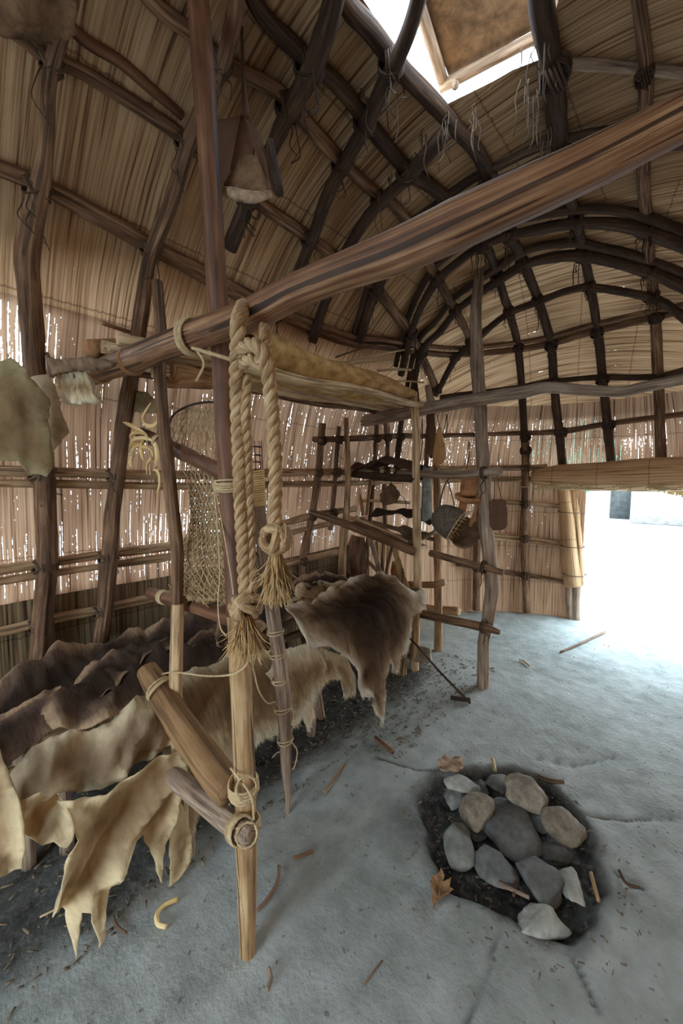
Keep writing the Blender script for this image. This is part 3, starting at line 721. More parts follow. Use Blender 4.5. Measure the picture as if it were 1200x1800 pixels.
pole('shelf_pole', 'dark pole sloping down across the far rack, edge of its middle shelf', 'pole', [(545, 900, 6), (600, 918, 7), (660, 942, 8), (728, 970, 8)], Tl((545, 900), 3.0, (728, 970), 2.95), W_BROWN)
pole('shelf_pole', 'thin dark pole just above the large deer hide, ending at the slim straight post', 'pole', [(598, 1008, 5), (640, 1020, 6), (690, 1032, 6), (742, 1042, 6)], Yp(2.5), W_BROWN)
pole('shelf_pole', 'dark pole edge of the uppermost far shelf, under the heap of bark', 'pole', [(545, 826, 5), (610, 832, 6), (670, 838, 7), (730, 842, 7)], Yp(2.55), W_SMOKE)
pole('shelf_pole', 'pale cut pole end jutting behind the slim straight post', 'pole', [(700, 1026, 5), (760, 1028, 6), (781, 1023, 6)], Yp(2.9), W_TAN)
pole('shelf_pole', 'crooked pale branch lying on the middle far shelf', 'pole', [(590, 905, 4), (650, 925, 4), (690, 940, 4), (730, 948, 5), (765, 935, 3)], Yp(2.72), W_TAN)
pole('shelf_pole', 'pale pole along the back of the middle far shelf', 'pole', [(600, 905, 4), (680, 925, 4), (760, 948, 4)], Yp(2.95), W_GREY)

# high shelf: poles from the main beam to the far beam
SHZ = 2.005
for X, r, m, lab, z0, z1 in ((-1.56, .024, W_PALE, 'pale crooked pole, outermost of the high shelf, right under the woven mat', 1.985, 2.04),
     (-1.655, .021, W_PALE, 'pale high shelf pole next behind the outermost one', 1.99, 2.05), (-1.74, .026, W_PALE, 'thick pale pole in the middle of the high shelf', 2.0, 2.05),
     (-1.84, .022, W_TAN, 'brown pole of the high shelf, third from the wall', 2.0, 2.05), (-1.93, .025, W_PALE, 'pale pole of the high shelf, second from the wall', 2.0, 2.05), (-2.02, .02, W_BROWN, 'dark pole of the high shelf, nearest the left wall', 2.0, 2.03)):
    a0 = .53
    pts = [Vector((X + .012 * sin(k * 2.1 + X * 9), a0 + (2.72 - a0) * k / 7, z0 + (z1 - z0) * k / 7 + .008 * sin(k * 1.7 + X * 20))) for k in range(8)]
    t = thing('shelf_pole', lab, 'pole', pts[0], 'poles of the high shelf'); MB().tube(pts, [r, r * 1.1, r, r * .9], seg=10, n=5, jit=.2, bump=.3).build('shaft', m, t)

# woven mat lying slack on the high shelf
def woven():
    mb = MB(); rows = []; uvs = []
    top = [(452, 588), (475, 583), (505, 592), (540, 612), (580, 630), (620, 640), (660, 652), (695, 668), (716, 682), (730, 691)]
    bot = [(452, 648), (475, 652), (505, 660), (540, 669), (580, 678), (620, 687), (660, 697), (695, 700), (712, 700), (730, 696)]
    N = 10
    for i in range(N):
        p0 = PX(*bot[i], -1.52); p1 = PX(*top[i], -1.60)
        p1.y = p0.y; h = max(.012, p1.z - p0.z); r = []; u = []
        for k in range(29):
            th = 2 * pi * k / 28
            w = .17 * min(1, (N - i) / 4 + .1)
            r.append(Vector((p0.x - w + w * cos(th) * (1 + .15 * sin(th * 2)), p0.y, p0.z + h / 2 + h / 2 * sin(th)))); u.append((th * .12, p0.y))
        rows.append(r); uvs.append(u)
    # refine along the length
    R2 = []; U2 = []
    for i in range(N - 1):
        for s_ in range(5):
            f = s_ / 5; g = f * f * (3 - 2 * f)
            R2.append([a.lerp(b, f) + Vector((0, 0, .008 * nz(a.lerp(b, f), 9))) for a, b in zip(rows[i], rows[i + 1])]); U2.append([(a[0], a[1] * (1 - f) + b[1] * f) for a, b in zip(uvs[i], uvs[i + 1])])
    R2.append(rows[-1]); U2.append(uvs[-1]); mb.grid(R2, uv=U2)
    o = mb.build('woven_mat', WEAVE); tag(o, 'golden woven bast mat lying slack on the high shelf', 'mat')
    # a thin second mat under the poles
    m2 = MB(); rows = []; uvs = []
    for i in range(20):
        Y = .66 + 1.85 * i / 19; r = []; u = []
        for k in range(12):
            X = -2.02 + .45 * k / 11; r.append(Vector((X, Y, 2.032 + .045 * i / 19 + .004 * nz((X * 5, Y * 3, 2))))); u.append((X, Y))
        rows.append(r); uvs.append(u)
    m2.grid(rows, uv=uvs); o = m2.build('woven_mat', WEAVE, solid=.006); tag(o, 'flat woven mat spread over the high shelf poles, seen from below between them', 'mat')
woven()
for k, (a, b, hp, lab) in enumerate((((598, 638), (728, 612), 1.6, 'thin pale stick poking up over the woven mat towards the far post'), ((605, 640), (690, 634), 2, 'thin pale stick, middle of the sticks above the woven mat'), ((664, 651), (722, 650), 2.5, 'grey stick poking out above the end of the woven mat'), ((694, 670), (745, 673), 1.5, 'thin pale stick at the tip of the woven mat'), ((590, 628), (668, 604), 1.5, 'thin brown stick, leftmost of those above the woven mat'))):
    p = PX(*a, -1.72); q = PX(*b, -1.72) ; q = PY(*b, min(q.y, 2.75))
    tag(MB().tube([p, p.lerp(q, .5) + Vector((0, 0, .006)), q], hp * depth(p) / FPX, seg=6).build('stick', CORD if k < 4 else BAST), lab, 'stick')

# things on the near end of the high shelf
def log_(name, label, a, b, hp, Y, mat, cat='log', jit=.12):
    p, q = PY(*a, Y[0]), PY(*b, Y[1]); r = hp * depth(p) / FPX
    tag(MB().tube([p, p.lerp(q, .5), q], r, seg=14, n=4, jit=jit, bump=.1).build(name, mat), label, cat)
log_('log', 'short peeled log with a cut end lying on the high shelf near the left edge', (158, 614), (238, 610), 16, (.50, .72), W_LOG)
log_('branch', 'knobbly bone-like branch lying on the main beam left of the front post', (284, 600), (366, 562), 9, (.58, .60), W_LOG, 'branch', .3)
log_('stick', 'thin pale stick jutting up left of the slim post top', (178, 567), (240, 588), 4, (.55, .8), W_TAN, 'stick')
log_('log', 'round log end under the main beam beside the slim post', (296, 660), (372, 668), 22, (.66, 1.0), W_LOG)

# ------------------------------------------------------------------ sheets (hides, bark)
def fill_poly(P, step):
    V = [Vector((a, b)) for a, b in P]
    # densify + fray outline
    B = []
    for i in range(len(V)):
        a, b = V[i], V[(i + 1) % len(V)]; n = max(1, int((b - a).length / step))
        for k in range(n):
            q = a.lerp(b, k / n); j = step * .55
            B.append(q + Vector((noise.noise(Vector((q.x * 40, q.y * 40, 1))) * j, noise.noise(Vector((q.x * 40, q.y * 40, 8))) * j)))
    x0, x1 = min(p.x for p in B), max(p.x for p in B); y0, y1 = min(p.y for p in B), max(p.y for p in B)
    I = []; y = y0
    while y < y1:
        x = x0
        while x < x1:
            q = Vector((x + random.uniform(-.25, .25) * step, y + random.uniform(-.25, .25) * step))
            if in_poly(q.x, q.y, B): I.append(q)
            x += step
        y += step
    nb = len(B)
    r = delaunay_2d_cdt(B + I, [], [list(range(nb))], 1, 1e-6)
    vs, fs = r[0], r[2]
    B3 = [Vector((p.x, p.y, 0)) for p in V]
    dist = []
    for p in vs:
        q = Vector((p.x, p.y, 0)); dist.append(min(seg_dist(q, B3[i], B3[(i + 1) % len(B3)]) for i in range(len(B3))))
    return vs, fs, dist
def sheet_obj(vs, fs, dist, mapper, mat, solid, uvf=None):
    mb = MB()
    for p, d in zip(vs, dist):
        mb.v.append(mapper(p.x, p.y, d)); mb.uv.append(uvf(p) if uvf else (p.x, p.y)); mb.e.append(d)
    mb.f = [tuple(f) for f in fs]
    return mb

BP = catmull([Vector((x, 0, z)) for x, z in [(-2.42, 1.1), (-2.33, .80), (-2.15, .71), (-1.88, .655), (-1.64, .62), (-1.535, .57), (-1.48, .46), (-1.44, .27), (-1.42, .0), (-1.415, -.1)]], 12)
BT = [0]
for i in range(1, len(BP)): BT.append(BT[-1] + (BP[i] - BP[i - 1]).length)
def bed(Y, t):
    t = max(0, min(BT[-1] - 1e-4, t))
    for i in range(1, len(BT)):
        if BT[i] >= t:
            f = (t - BT[i - 1]) / (BT[i] - BT[i - 1]); p = BP[i - 1].lerp(BP[i], f); d = (BP[i] - BP[i - 1]).normalized(); return Vector((p.x, Y, p.z)), Vector((-d.z, 0, d.x)) * 1.0
    return Vector((BP[-1].x, Y, BP[-1].z)), Vector((1, 0, 0))
_bv = []; _bf = []
for i, p in enumerate(BP): _bv += [(p.x, -1.2, p.z), (p.x, 3.2, p.z)]
for i in range(len(BP) - 1): _bf.append((2 * i, 2 * i + 1, 2 * i + 3, 2 * i + 2))
BEDB = BVHTree.FromPolygons(_bv, _bf)
TF = BT[next(i for i in range(len(BP)) if BP[i].x > -1.58)]
def bed_uv(x, y):
    h, n, i, d = BEDB.ray_cast(CAM, ray(x, y).normalized(), 20)
    if h is None: return None
    k = i; a, b = BP[k], BP[k + 1]; f = ((h.x - a.x) ** 2 + (h.z - a.z) ** 2) ** .5 / (b - a).length
    return (h.y, BT[k] + f * (BT[k + 1] - BT[k]))
def hide(label, out, mat, layer, name='animal_hide', amp=1.0, lump=1.0, step=.015, seed=0, curl=.02, fold=.0, fur=0):
    P = [bed_uv(*p) for p in out]; P = [p for p in P if p]
    vs, fs, dist = fill_poly(P, step)
    def mp(Y, t, d):
        p, n = bed(Y, t); hang = max(0, min(1, (t - TF) / .15))
        lm = .045 * lump * (noise.noise(Vector((Y * 3.2, t * 4.2, 1.7))) + .45 * noise.noise(Vector((Y * 8, t * 9, 3)))) * (1 - .6 * hang)
        w = .4 * fold * (.5 - abs(noise.noise(Vector((Y * 10 + t * 9, t * 4 - Y * 3, seed * 2.3)))) * 2) + fold * (.5 - abs(noise.noise(Vector((Y * 4.5 + t * 5.5, t * 1.6 - Y * 1.6, seed * 4.1)))) * 1.6) + amp * (.016 * noise.noise(Vector((Y * 13 + t * 4, t * 6 - Y * 3, seed * 3.7))) + .009 * noise.noise(Vector((Y * 34, t * 13, seed * 1.3))))
        rg = amp * .02 * (1 - abs(noise.noise(Vector((Y * 6 + t * 3, t * 3.5, seed * 2.1)))) * 2.2) 
        w += rg * .6
        w += hang * amp * .026 * noise.noise(Vector((Y * 11, t * 2.4, seed)))
        c = curl * max(0, 1 - d / .03) * (.5 + 1.2 * noise.noise(Vector((Y * 9, t * 9, seed + 5))))
        q = p + n * (.012 + layer * .013 + lm + w + c)
        q.z = max(q.z, .008 + layer * .002)
        return q
    mb = sheet_obj(vs, fs, dist, mp, mat, .004)
    o = mb.build(name, mat, solid=.004, soff=1)
    tag(o, label, 'hide')
    if fur:
        A = [((vs[f[1]] - vs[f[0]]).cross(vs[f[2]] - vs[f[0]])) for f in mb.f]; cum = []; sA = 0
        for a in A: sA += abs(a); cum.append(sA)
        import bisect
        rf = random.Random(seed); fb_ = MB()
        for _ in range(fur):
            i = min(len(cum) - 1, bisect.bisect(cum, rf.random() * sA)); f = mb.f[i]; a, b = sorted((rf.random(), rf.random())); wts = (a, b - a, 1 - b)
            q2 = vs[f[0]] * wts[0] + vs[f[1]] * wts[1] + vs[f[2]] * wts[2]; d = dist[f[0]] * wts[0] + dist[f[1]] * wts[1] + dist[f[2]] * wts[2]
            p = mb.v[f[0]] * wts[0] + mb.v[f[1]] * wts[1] + mb.v[f[2]] * wts[2]
            n = (mb.v[f[1]] - mb.v[f[0]]).cross(mb.v[f[2]] - mb.v[f[0]])
            if n.length < 1e-9: continue
            n.normalize(); bn = bed(q2.x, q2.y)[1]
            if n.dot(bn) < 0: n = -n
            sw = .9 * noise.noise(Vector((q2.x * 5, q2.y * 5, seed))) 
            dn = bed(q2.x, q2.y + .02)[0] - bed(q2.x, q2.y - .02)[0]
            if dn.length < 1e-6: continue
            dn = (dn.normalized() + Vector((0, sw, 0)) + n * .35).normalized(); dn = (dn + Vector((rf.gauss(0, .12), rf.gauss(0, .12), rf.gauss(0, .12)))).normalized()
            L = rf.uniform(.012, .03); sd_ = dn.cross(n).normalized() * rf.uniform(.0007, .0015); p = p + n * .004; k = len(fb_.v)
            for q in (p - sd_, p + sd_, p + dn * L): fb_.v.append(q); fb_.uv.append((q2.x + rf.uniform(-.01, .01), q2.y + rf.uniform(-.01, .01))); fb_.e.append(d)
            fb_.f.append((k, k + 1, k + 2))
        fo = fb_.build('fur', mat, o); fo['kind'] = 'stuff'
    return o
hide('dark hide heaped highest against the left wall at the back of the bench', [(-60, 1230), (0, 1205), (60, 1178), (150, 1130), (230, 1108), (330, 1085), (400, 1070), (410, 1110), (330, 1150), (250, 1190), (200, 1240), (120, 1280), (40, 1310), (-60, 1340)], H_DARK, 0, seed=1, lump=2.2, amp=1.7, fold=.03)
hide('dark crumpled hide in the middle of the bench, behind the slim post', [(100, 1222), (160, 1178), (262, 1142), (330, 1128), (420, 1104), (470, 1120), (420, 1160), (340, 1195), (290, 1222), (240, 1262), (160, 1296), (90, 1312), (64, 1282)], H_DARK, 1, seed=2, lump=2.2, amp=2.0, fold=.04)
hide('dark brown hide at the far left of the bench, a stiff corner standing up', [(-60, 1290), (0, 1272), (74, 1252), (92, 1232), (108, 1240), (110, 1292), (64, 1326), (0, 1362), (-60, 1390)], H_DARK, 2, seed=3, amp=1.6, fold=.04)
hide('dark shaggy hide at the back of the bench behind the grey wand', [(380, 1095), (420, 1058), (520, 1024), (580, 1016), (625, 1030), (600, 1062), (560, 1084), (500, 1112), (440, 1142), (380, 1150)], H_DARK, 1, seed=4, amp=1.5, fold=.03, fur=5000)
hide('tousled hide with a pale ragged edge behind the large deer hide', [(520, 1042), (560, 1032), (600, 1036), (640, 1030), (652, 1046), (604, 1078), (558, 1096), (522, 1114), (500, 1090)], H_TANFUR, 2, seed=5, amp=1.4, fold=.02, fur=5000)
hide('brown furry hide hanging behind the two low poles of the near frame', [(276, 1300), (330, 1318), (392, 1330), (406, 1382), (390, 1404), (350, 1402), (338, 1440), (334, 1492), (312, 1486), (302, 1430), (290, 1380)], H_TANFUR, 1, seed=6, amp=.8, fur=6000)
hide('tan deer hide with pale belly edge draped over the bench behind the front post', [(270, 1250), (292, 1212), (342, 1188), (420, 1164), (500, 1156), (545, 1148), (556, 1172), (540, 1200), (520, 1240), (505, 1262), (470, 1282), (440, 1292), (416, 1322), (386, 1328), (350, 1320), (300, 1334), (286, 1290)], H_TANFUR, 3, seed=7, amp=.9, fold=.02, fur=14000)
hide('small tan hide with white fringe hanging between the grey wand and the large deer hide', [(456, 1190), (490, 1155), (532, 1143), (592, 1154), (608, 1182), (608, 1214), (592, 1222), (584, 1190), (562, 1192), (546, 1206), (532, 1236), (535, 1252), (520, 1276), (511, 1252), (490, 1240)], H_TANFUR, 4, seed=8, amp=.7, fur=5000)
DEER_PX = [(498, 1112), (545, 1084), (580, 1060), (625, 1040), (660, 1034), (690, 1044), (702, 1058), (726, 1056), (723, 1076), (706, 1086), (700, 1106), (690, 1132), (680, 1152), (673, 1174), (664, 1177), (666, 1158), (660, 1164), (655, 1190), (649, 1226), (643, 1264), (632, 1240), (628, 1214), (612, 1217), (604, 1192), (607, 1176), (590, 1156), (560, 1143), (530, 1150), (516, 1136)]
deer = hide('large dark-backed deer hide with pale flanks draped over the right end of the bench', DEER_PX, H_DEER, 6, seed=9, amp=.9, lump=1.2, step=.012, fold=.02, fur=26000)
hide('grey-tan rawhide lying folded along the bench front above the pale ragged one', [(-20, 1390), (10, 1376), (46, 1334), (120, 1306), (182, 1288), (268, 1238), (304, 1276), (296, 1300), (252, 1332), (200, 1362), (150, 1392), (92, 1384), (60, 1402), (20, 1432), (-20, 1440)], H_RAWG, 4, seed=10, amp=1.7, fold=.085)
hide('large pale ragged rawhide with torn tongues hanging over the bench front to the floor', [(90, 1396), (160, 1382), (220, 1346), (262, 1322), (300, 1312), (302, 1334), (290, 1372), (272, 1440), (258, 1474), (252, 1506), (244, 1470), (236, 1446), (206, 1470), (182, 1492), (174, 1528), (164, 1556), (150, 1608), (143, 1572), (136, 1556), (126, 1562), (107, 1612), (104, 1572), (72, 1552), (88, 1510), (104, 1472), (118, 1446), (106, 1420)], H_RAW, 6, seed=11, amp=1.3, curl=.06, fold=.075, step=.011)
hide('narrow pale strip of rawhide hanging to the floor beside the low poles', [(284, 1362), (294, 1350), (306, 1400), (318, 1445), (320, 1470), (312, 1500), (290, 1540), (280, 1534), (279, 1450)], H_RAW, 5, seed=12, amp=1.0)
hide('stiff yellowish rawhide corner hanging at the lower left edge of the picture', [(-60, 1330), (-10, 1338), (10, 1380), (26, 1404), (30, 1450), (24, 1490), (0, 1506), (-40, 1520)], H_RAW, 5, seed=13, amp=1.5, curl=.04, fold=.05)
hide('crumpled tan rawhide loop between the left corner hide and the large ragged one', [(24, 1400), (60, 1386), (98, 1392), (110, 1430), (96, 1456), (76, 1450), (60, 1462), (34, 1452), (28, 1430)], H_RAW, 4, seed=14, amp=2.0, curl=.06, fold=.07)

# bench
bench = thing('sleeping_bench', 'low pole sleeping bench along the left wall, mostly hidden under hides', 'bench', (-1.9, 1.2, 0))
for X, z, r in ((-1.62, .52, .026), (-1.78, .53, .024), (-1.94, .54, .024), (-2.1, .55, .026)):
    MB().tube([Vector((X, -.45 + 3.0 * k / 6, z + .008 * sin(k * 2 + X * 7))) for k in range(7)], r, seg=9, n=4, jit=.2).build('bench_pole', W_TAN, bench)
for Y in (-.4, .3, 1.3, 2.35):
    MB().tube([Vector((-2.17, Y, .48)), Vector((-1.57, Y, .475))], .026, seg=9, jit=.2).build('cross_pole', W_BROWN, bench)
def leg(px, top):
    a = PZ(*px); b = Vector((a.x + top[0], a.y + top[1], .5)); MB().tube([a - Vector((0, 0, .01)), a.lerp(b, .5) + Vector((.008, .005, 0)), b], [.026, .024, .03], seg=9, n=4, jit=.2).build('leg', W_GREY, bench)
leg((546, 1292), (.02, 0)); leg((505, 1436 - 170), (-.02, .0)); leg((52, 1520), (.0, 0)); leg((118, 1492), (-.05, .0)); leg((565, 1262), (-.15, .0))
leg((-60, 1500), (0, 0))

# ------------------------------------------------------------------ hanging / flat sheets by plane
def flat_sheet(name, label, cat, out, pf, nrm, mat, amp=.02, step=.016, solid=.005, seed=0, freq=6, curl=0.02, parent=None, obj_label=None, vert=True, belly=0.0):
    W = [pf(*p) for p in out]; c = sum(W, Vector()) / len(W)
    n = Vector(nrm).normalized(); e2 = Vector((0, 0, 1)); e2 = (e2 - n * e2.dot(n)).normalized(); e1 = e2.cross(n)
    P = [((w - c).dot(e1), (w - c).dot(e2)) for w in W]; D = [(w - c).dot(n) for w in W]
    vs, fs, dist = fill_poly(P, step)
    def mp(a, b, d):
        # depth interpolated from outline by inverse distance
        sw = 0; sd = 0
        for (pa, pb), dd in zip(P, D):
            k = 1 / ((a - pa) ** 2 + (b - pb) ** 2 + 1e-4); sw += k; sd += k * dd
        w = amp * (noise.noise(Vector((a * freq * (1.6 if vert else .6), b * freq * (.5 if vert else 1.5), seed))) + .5 * noise.noise(Vector((a * freq * 3, b * freq * 1.6, seed + 3))))
        cl = curl * max(0, 1 - d / .03) * noise.noise(Vector((a * 9, b * 9, seed + 5)))
        return c + e1 * a + e2 * b + n * (sd / sw + w + cl + belly * min(d, .12))
    mb = sheet_obj(vs, fs, dist, mp, mat, solid)
    o = mb.build(name, mat, parent, solid=solid)
    if parent is None: tag(o, label, cat)
    elif obj_label: o['label'] = obj_label
    return o
nC = lambda x, y: -ray(x, y)
flat_sheet('animal_hide', 'olive-brown hide hanging from the high shelf at the left edge', 'hide', [(-40, 640), (20, 628), (48, 655), (72, 690), (88, 700), (84, 740), (92, 790), (96, 822), (80, 836), (50, 832), (30, 812), (-40, 800)], Xp(-1.62), (1, -.2, .05), H_GREEN, amp=.045, seed=3, belly=.35)
flat_sheet('animal_hide', 'narrow tan hide strip with a pale edge hanging right of the olive-brown hide', 'hide', [(48, 665), (85, 660), (98, 680), (106, 715), (122, 760), (104, 778), (92, 800), (84, 760), (88, 700), (70, 692)], Xp(-1.72), (1, -.2, 0), H_RAWG, amp=.03, seed=4, belly=.25)
flat_sheet('bark_sheet', 'flat brown bark sheet lying on the high shelf left of the log', 'bark sheet', [(54, 640), (66, 614), (110, 632), (160, 628), (205, 640), (172, 650), (130, 652), (60, 668)], Yp(.42), (.2, -1, -.3), SMOKEHIDE, amp=.01, seed=5, solid=.015)
flat_sheet('animal_hide', 'crumpled dark hide bunched under the beam end, pale cords round its edge', 'hide', [(98, 660), (130, 650), (156, 655), (160, 690), (156, 708), (120, 712), (100, 700)], Yp(.5), (.4, -1, 0), H_TANFUR, amp=.05, seed=6, freq=12)
flat_sheet('bark_sheet', 'olive bark sheet hanging down behind the main beam end, left of the slim post', 'bark sheet', [(112, 690), (160, 680), (210, 678), (255, 690), (278, 705), (275, 728), (200, 720), (118, 740), (108, 715)], Yp(.78), (.2, -1, 0), H_GREEN, amp=.02, seed=7)
# ------------------------------------------------------------------ rope, net, wand, strings
def twisted(mb, path, R, strands_=3, pitch=.075, seg=7):
    P = catmull(path, 14); L = [0]
    for i in range(1, len(P)): L.append(L[-1] + (P[i] - P[i - 1]).length)
    # resample
    n = max(8, int(L[-1] / .006)); Q = []
    j = 0
    for i in range(n + 1):
        l = L[-1] * i / n
        while j < len(L) - 2 and L[j + 1] < l: j += 1
        f = (l - L[j]) / max(1e-9, L[j + 1] - L[j]); Q.append(P[j].lerp(P[j + 1], min(1, f)))
    for s_ in range(strands_):
        pts = []; a = Vector((1, .2, 0)).normalized()
        for i, q in enumerate(Q):
            T = (Q[min(i + 1, n)] - Q[max(i - 1, 0)]).normalized(); a = (a - T * a.dot(T)).normalized(); b = T.cross(a)
            th = 2 * pi * (L[-1] * i / n / pitch + s_ / strands_); pts.append(q + (a * cos(th) + b * sin(th)) * R * .5)
        mb.tube(pts, R * .56, seg=seg, raw=True)
def tassel(mb, p, n, L, spread, r=.0011, dirv=Vector((0, 0, -1))):
    for _ in range(n):
        a = random.uniform(0, 2 * pi); k = random.random() ** .6 * spread; l = L * random.uniform(.55, 1.1)
        o = Vector((cos(a), sin(a), 0)) * k
        q = p + o * .3
        c = Vector((random.gauss(0, .007), random.gauss(0, .007), 0))
        mb.tube([q, q + dirv * l * .4 + o * .45, q + dirv * l * .75 + o * .8 + c, q + dirv * l + o * 1.0 + c * 1.9 + Vector((0, 0, abs(c.x) * .8))], [r, r, r * .7], seg=3, n=3, cap=False)
def knot(mb, c, R, r):
    for k in range(4):
        n = Vector((random.gauss(0, 1), random.gauss(0, 1), random.gauss(0, .7))).normalized(); mb.wrap(Vector(c) + n * R * .12, n, R, 1.2, r, pitch=r * 1.6)
RY = .515
rope = thing('braided_rope', 'thick pale twisted rope looped over the main beam, two knotted tassel ends hanging down', 'rope', PY(440, 1120, RY))
mb = MB(); twisted(mb, [PY(428, 536, .53), PY(419, 565, .48), PY(418, 600, .475), PY(416, 650, .49), PY(417, 720, .505), PY(420, 800, RY), PY(423, 880, RY), PY(427, 960, RY), PY(431, 1040, RY)], .0165); mb.build('left_length', ROPE, rope).name = 'rope_length'
mb = MB(); twisted(mb, [PY(433, 660, .51), PY(431, 720, .515), PY(434, 800, .53), PY(437, 880, .53), PY(440, 960, .53), PY(442, 1040, .525)], .0125); mb.build('rope_length', ROPE, rope)
mb = MB(); twisted(mb, [PY(412, 632, .49), PY(428, 612, .478), PY(446, 606, .475), PY(462, 620, .48), PY(470, 650, .49), PY(476, 700, .51), PY(481, 760, .52), PY(484, 830, .52), PY(483, 900, .52), PY(484, 935, .52)], .015); mb.build('rope_length', ROPE, rope)
mb = MB(); twisted(mb, [PY(425, 640, .487), PY(440, 632, .478), PY(458, 640, .48), PY(466, 600, .5), PY(464, 575, .545)], .012); mb.build('rope_length', ROPE, rope)
for (x, y, Y, R, tl, sp, n) in ((432, 1066, .515, .03, .11, .034, 420), (485, 946, .52, .027, .125, .024, 420)):
    mb = MB(); knot(mb, PY(x, y, Y), R, .011); kn = mb.build('knot', ROPE, rope)
    mb = MB(); tassel(mb, PY(x, y + 14, Y), n, tl, sp); mb.build('tassel', FIBRE, kn)

# fishing net
net = thing('fishing_net', 'brown knotted fishing net on a bent hoop, gathered on the rung beside the front post', 'net', PY(360, 1070, .7))
rowsN = [(716, 330, 392), (728, 312, 398), (745, 303, 402), (765, 300, 405), (785, 303, 408), (805, 312, 410), (825, 320, 411), (845, 328, 411), (865, 332, 410), (885, 334, 409), (905, 335, 409), (925, 332, 410), (945, 325, 411), (965, 314, 412), (985, 306, 414), (1005, 302, 418), (1025, 302, 422), (1042, 308, 426), (1056, 320, 430)]
def netpt(v, u, layer=0):
    f = v * (len(rowsN) - 1); k = min(int(f), len(rowsN) - 2); f -= k
    y = rowsN[k][0] * (1 - f) + rowsN[k + 1][0] * f; a = rowsN[k][1] * (1 - f) + rowsN[k + 1][1] * f; b = rowsN[k][2] * (1 - f) + rowsN[k + 1][2] * f
    x = a + (b - a) * u
    Y = .74 - .05 * sin(u * pi) * (1 if layer == 0 else -.8) - .05 * v + .012 * nz((u * 6, v * 9, layer * 4))
    return PY(x, y + 2 * nz((u * 9, v * 14, layer)), Y)
for layer in (0, 1, 2):
    mb = MB(); nu, nv = (11, 30) if layer == 0 else (12, 44)
    v0 = 0 if layer == 0 else .42
    for i in range(nv):
        for j in range(nu + 1):
            u = (j + (.5 if i % 2 else 0)) / (nu + .5); p = netpt(v0 + (1 - v0) * i / nv, min(1, u), layer)
            for du in (-.5, .5):
                u2 = u + du / (nu + .5)
                if -0.01 <= u2 <= 1.01:
                    q = netpt(v0 + (1 - v0) * (i + 1) / nv, max(0, min(1, u2)), layer)
                    mb.tube([p, (p + q) / 2 + Vector((0, 0, -.002)), q], .0024 if layer == 0 else .003, seg=4, n=2, cap=False)
    mb.build('mesh_layer', NETC, net)
MB().tube([PY(296, 745, .73), PY(306, 728, .72), PY(330, 714, .71), PY(360, 707, .7), PY(392, 708, .7)], .0045, seg=7).build('hoop', W_SMOKE, net)
mb = MB()
for k in range(9):
    x = 312 + k * 13; mb.blob(PY(x, 1052 + 4 * sin(k * 2), .66), .022, .02, .014, sub=2, amp=.5, seed=k)
for k in range(60):
    a = PY(random.uniform(305, 425), random.uniform(1030, 1060), random.uniform(.64, .68)); b = a + Vector((random.uniform(-.05, .05), 0, random.uniform(-.02, .03))); mb.tube([a, (a + b) / 2 + Vector((0, -.012, .015)), b], .002, seg=4, n=3)
mb.build('gathered_hem', NETC, net)
mb = MB(); mb.tube([PY(374, 845, .6), PY(380, 900, .59), PY(386, 1000, .585), PY(383, 1060, .58), PY(387, 1102, .57), PY(398, 1118, .56)], .0022, seg=5)
mb.tube([PY(376, 850, .6), PY(392, 930, .585), PY(404, 1000, .57), PY(410, 1045, .56)], .0022, seg=5); mb.build('draw_cord', CORD, net)

# yellow husk bunch
hb = thing('husk_bunch', 'bunch of curled pale yellow husks tied on the end of the eye-level rung', 'husk bunch', PY(262, 870, .66))
def arc(cx, cy, rx, ry, a0, a1, Y=.655, n=7): return [PY(cx + rx * cos(radians(a0 + (a1 - a0) * i / n)), cy - ry * sin(radians(a0 + (a1 - a0) * i / n)), Y + .01 * sin(i)) for i in range(n + 1)]
curls = [[PY(265, 708, .66), PY(256, 722, .655)] + arc(264, 736, 13, 13, 130, 420)[1:], [PY(216, 742, .64), PY(235, 750, .645), PY(254, 760, .655)], arc(272, 846, 9, 20, 110, -80), arc(266, 826, 8, 20, 200, 60), arc(246, 800, 14, 18, 60, 200), arc(240, 792, 12, 14, 30, 190), arc(256, 806, 14, 20, -10, 150), arc(250, 780, 20, 10, 20, 170), arc(244, 770, 16, 10, 10, 190), arc(258, 790, 10, 22, 90, 260), arc(240, 812, 10, 14, 90, 250), arc(268, 800, 8, 26, 100, -60)]
for c in curls: MB().tube(c, [.003, .0085, .0095, .008, .002], seg=7, n=4, flat=.6).build('husk', STRAW, hb)
mb = MB(); mb.tube([PY(258, 772, .665), PY(262, 800, .66), PY(264, 835, .66)], .0035, seg=5); mb.build('tie_cord', CORD, hb)

# leaning grey wand (fishing rod) with a bark-wrapped head
wf = Tl((505, 1432), 1.756, (450, 790), 1.46)
wand = thing('leaning_rod', 'jointed grey rod with a straw-wrapped head leaning behind the tasselled rope, foot on the floor', 'rod', wf(505, 1432))
wpx = [(453, 850, 11), (456, 900, 11), (463, 960, 12), (474, 1040, 12), (484, 1110, 13), (491, 1160, 13), (497, 1220, 12), (501, 1290, 11), (503, 1350, 9), (506, 1400, 5), (505, 1433, 3)]
pts = [wf(x, y) for x, y, h in wpx]; MB().tube(pts, [h * depth(p) / FPX for (x, y, h), p in zip(wpx, pts)], seg=12, n=6, jit=.1).build('shaft', W_GREY, wand)
MB().tube([wf(440, 960), wf(462, 1010), wf(480, 1085)], [.012, .012, .006], seg=7).build('splint', W_GREY, wand)
mb = MB(); p = wf(453, 858); mb.wrap(p, wf(452, 830) - wf(456, 900), .0245, 16, .0042, pitch=.0085); mb.build('straw_wrapping', STRAW, wand)
mb = MB()
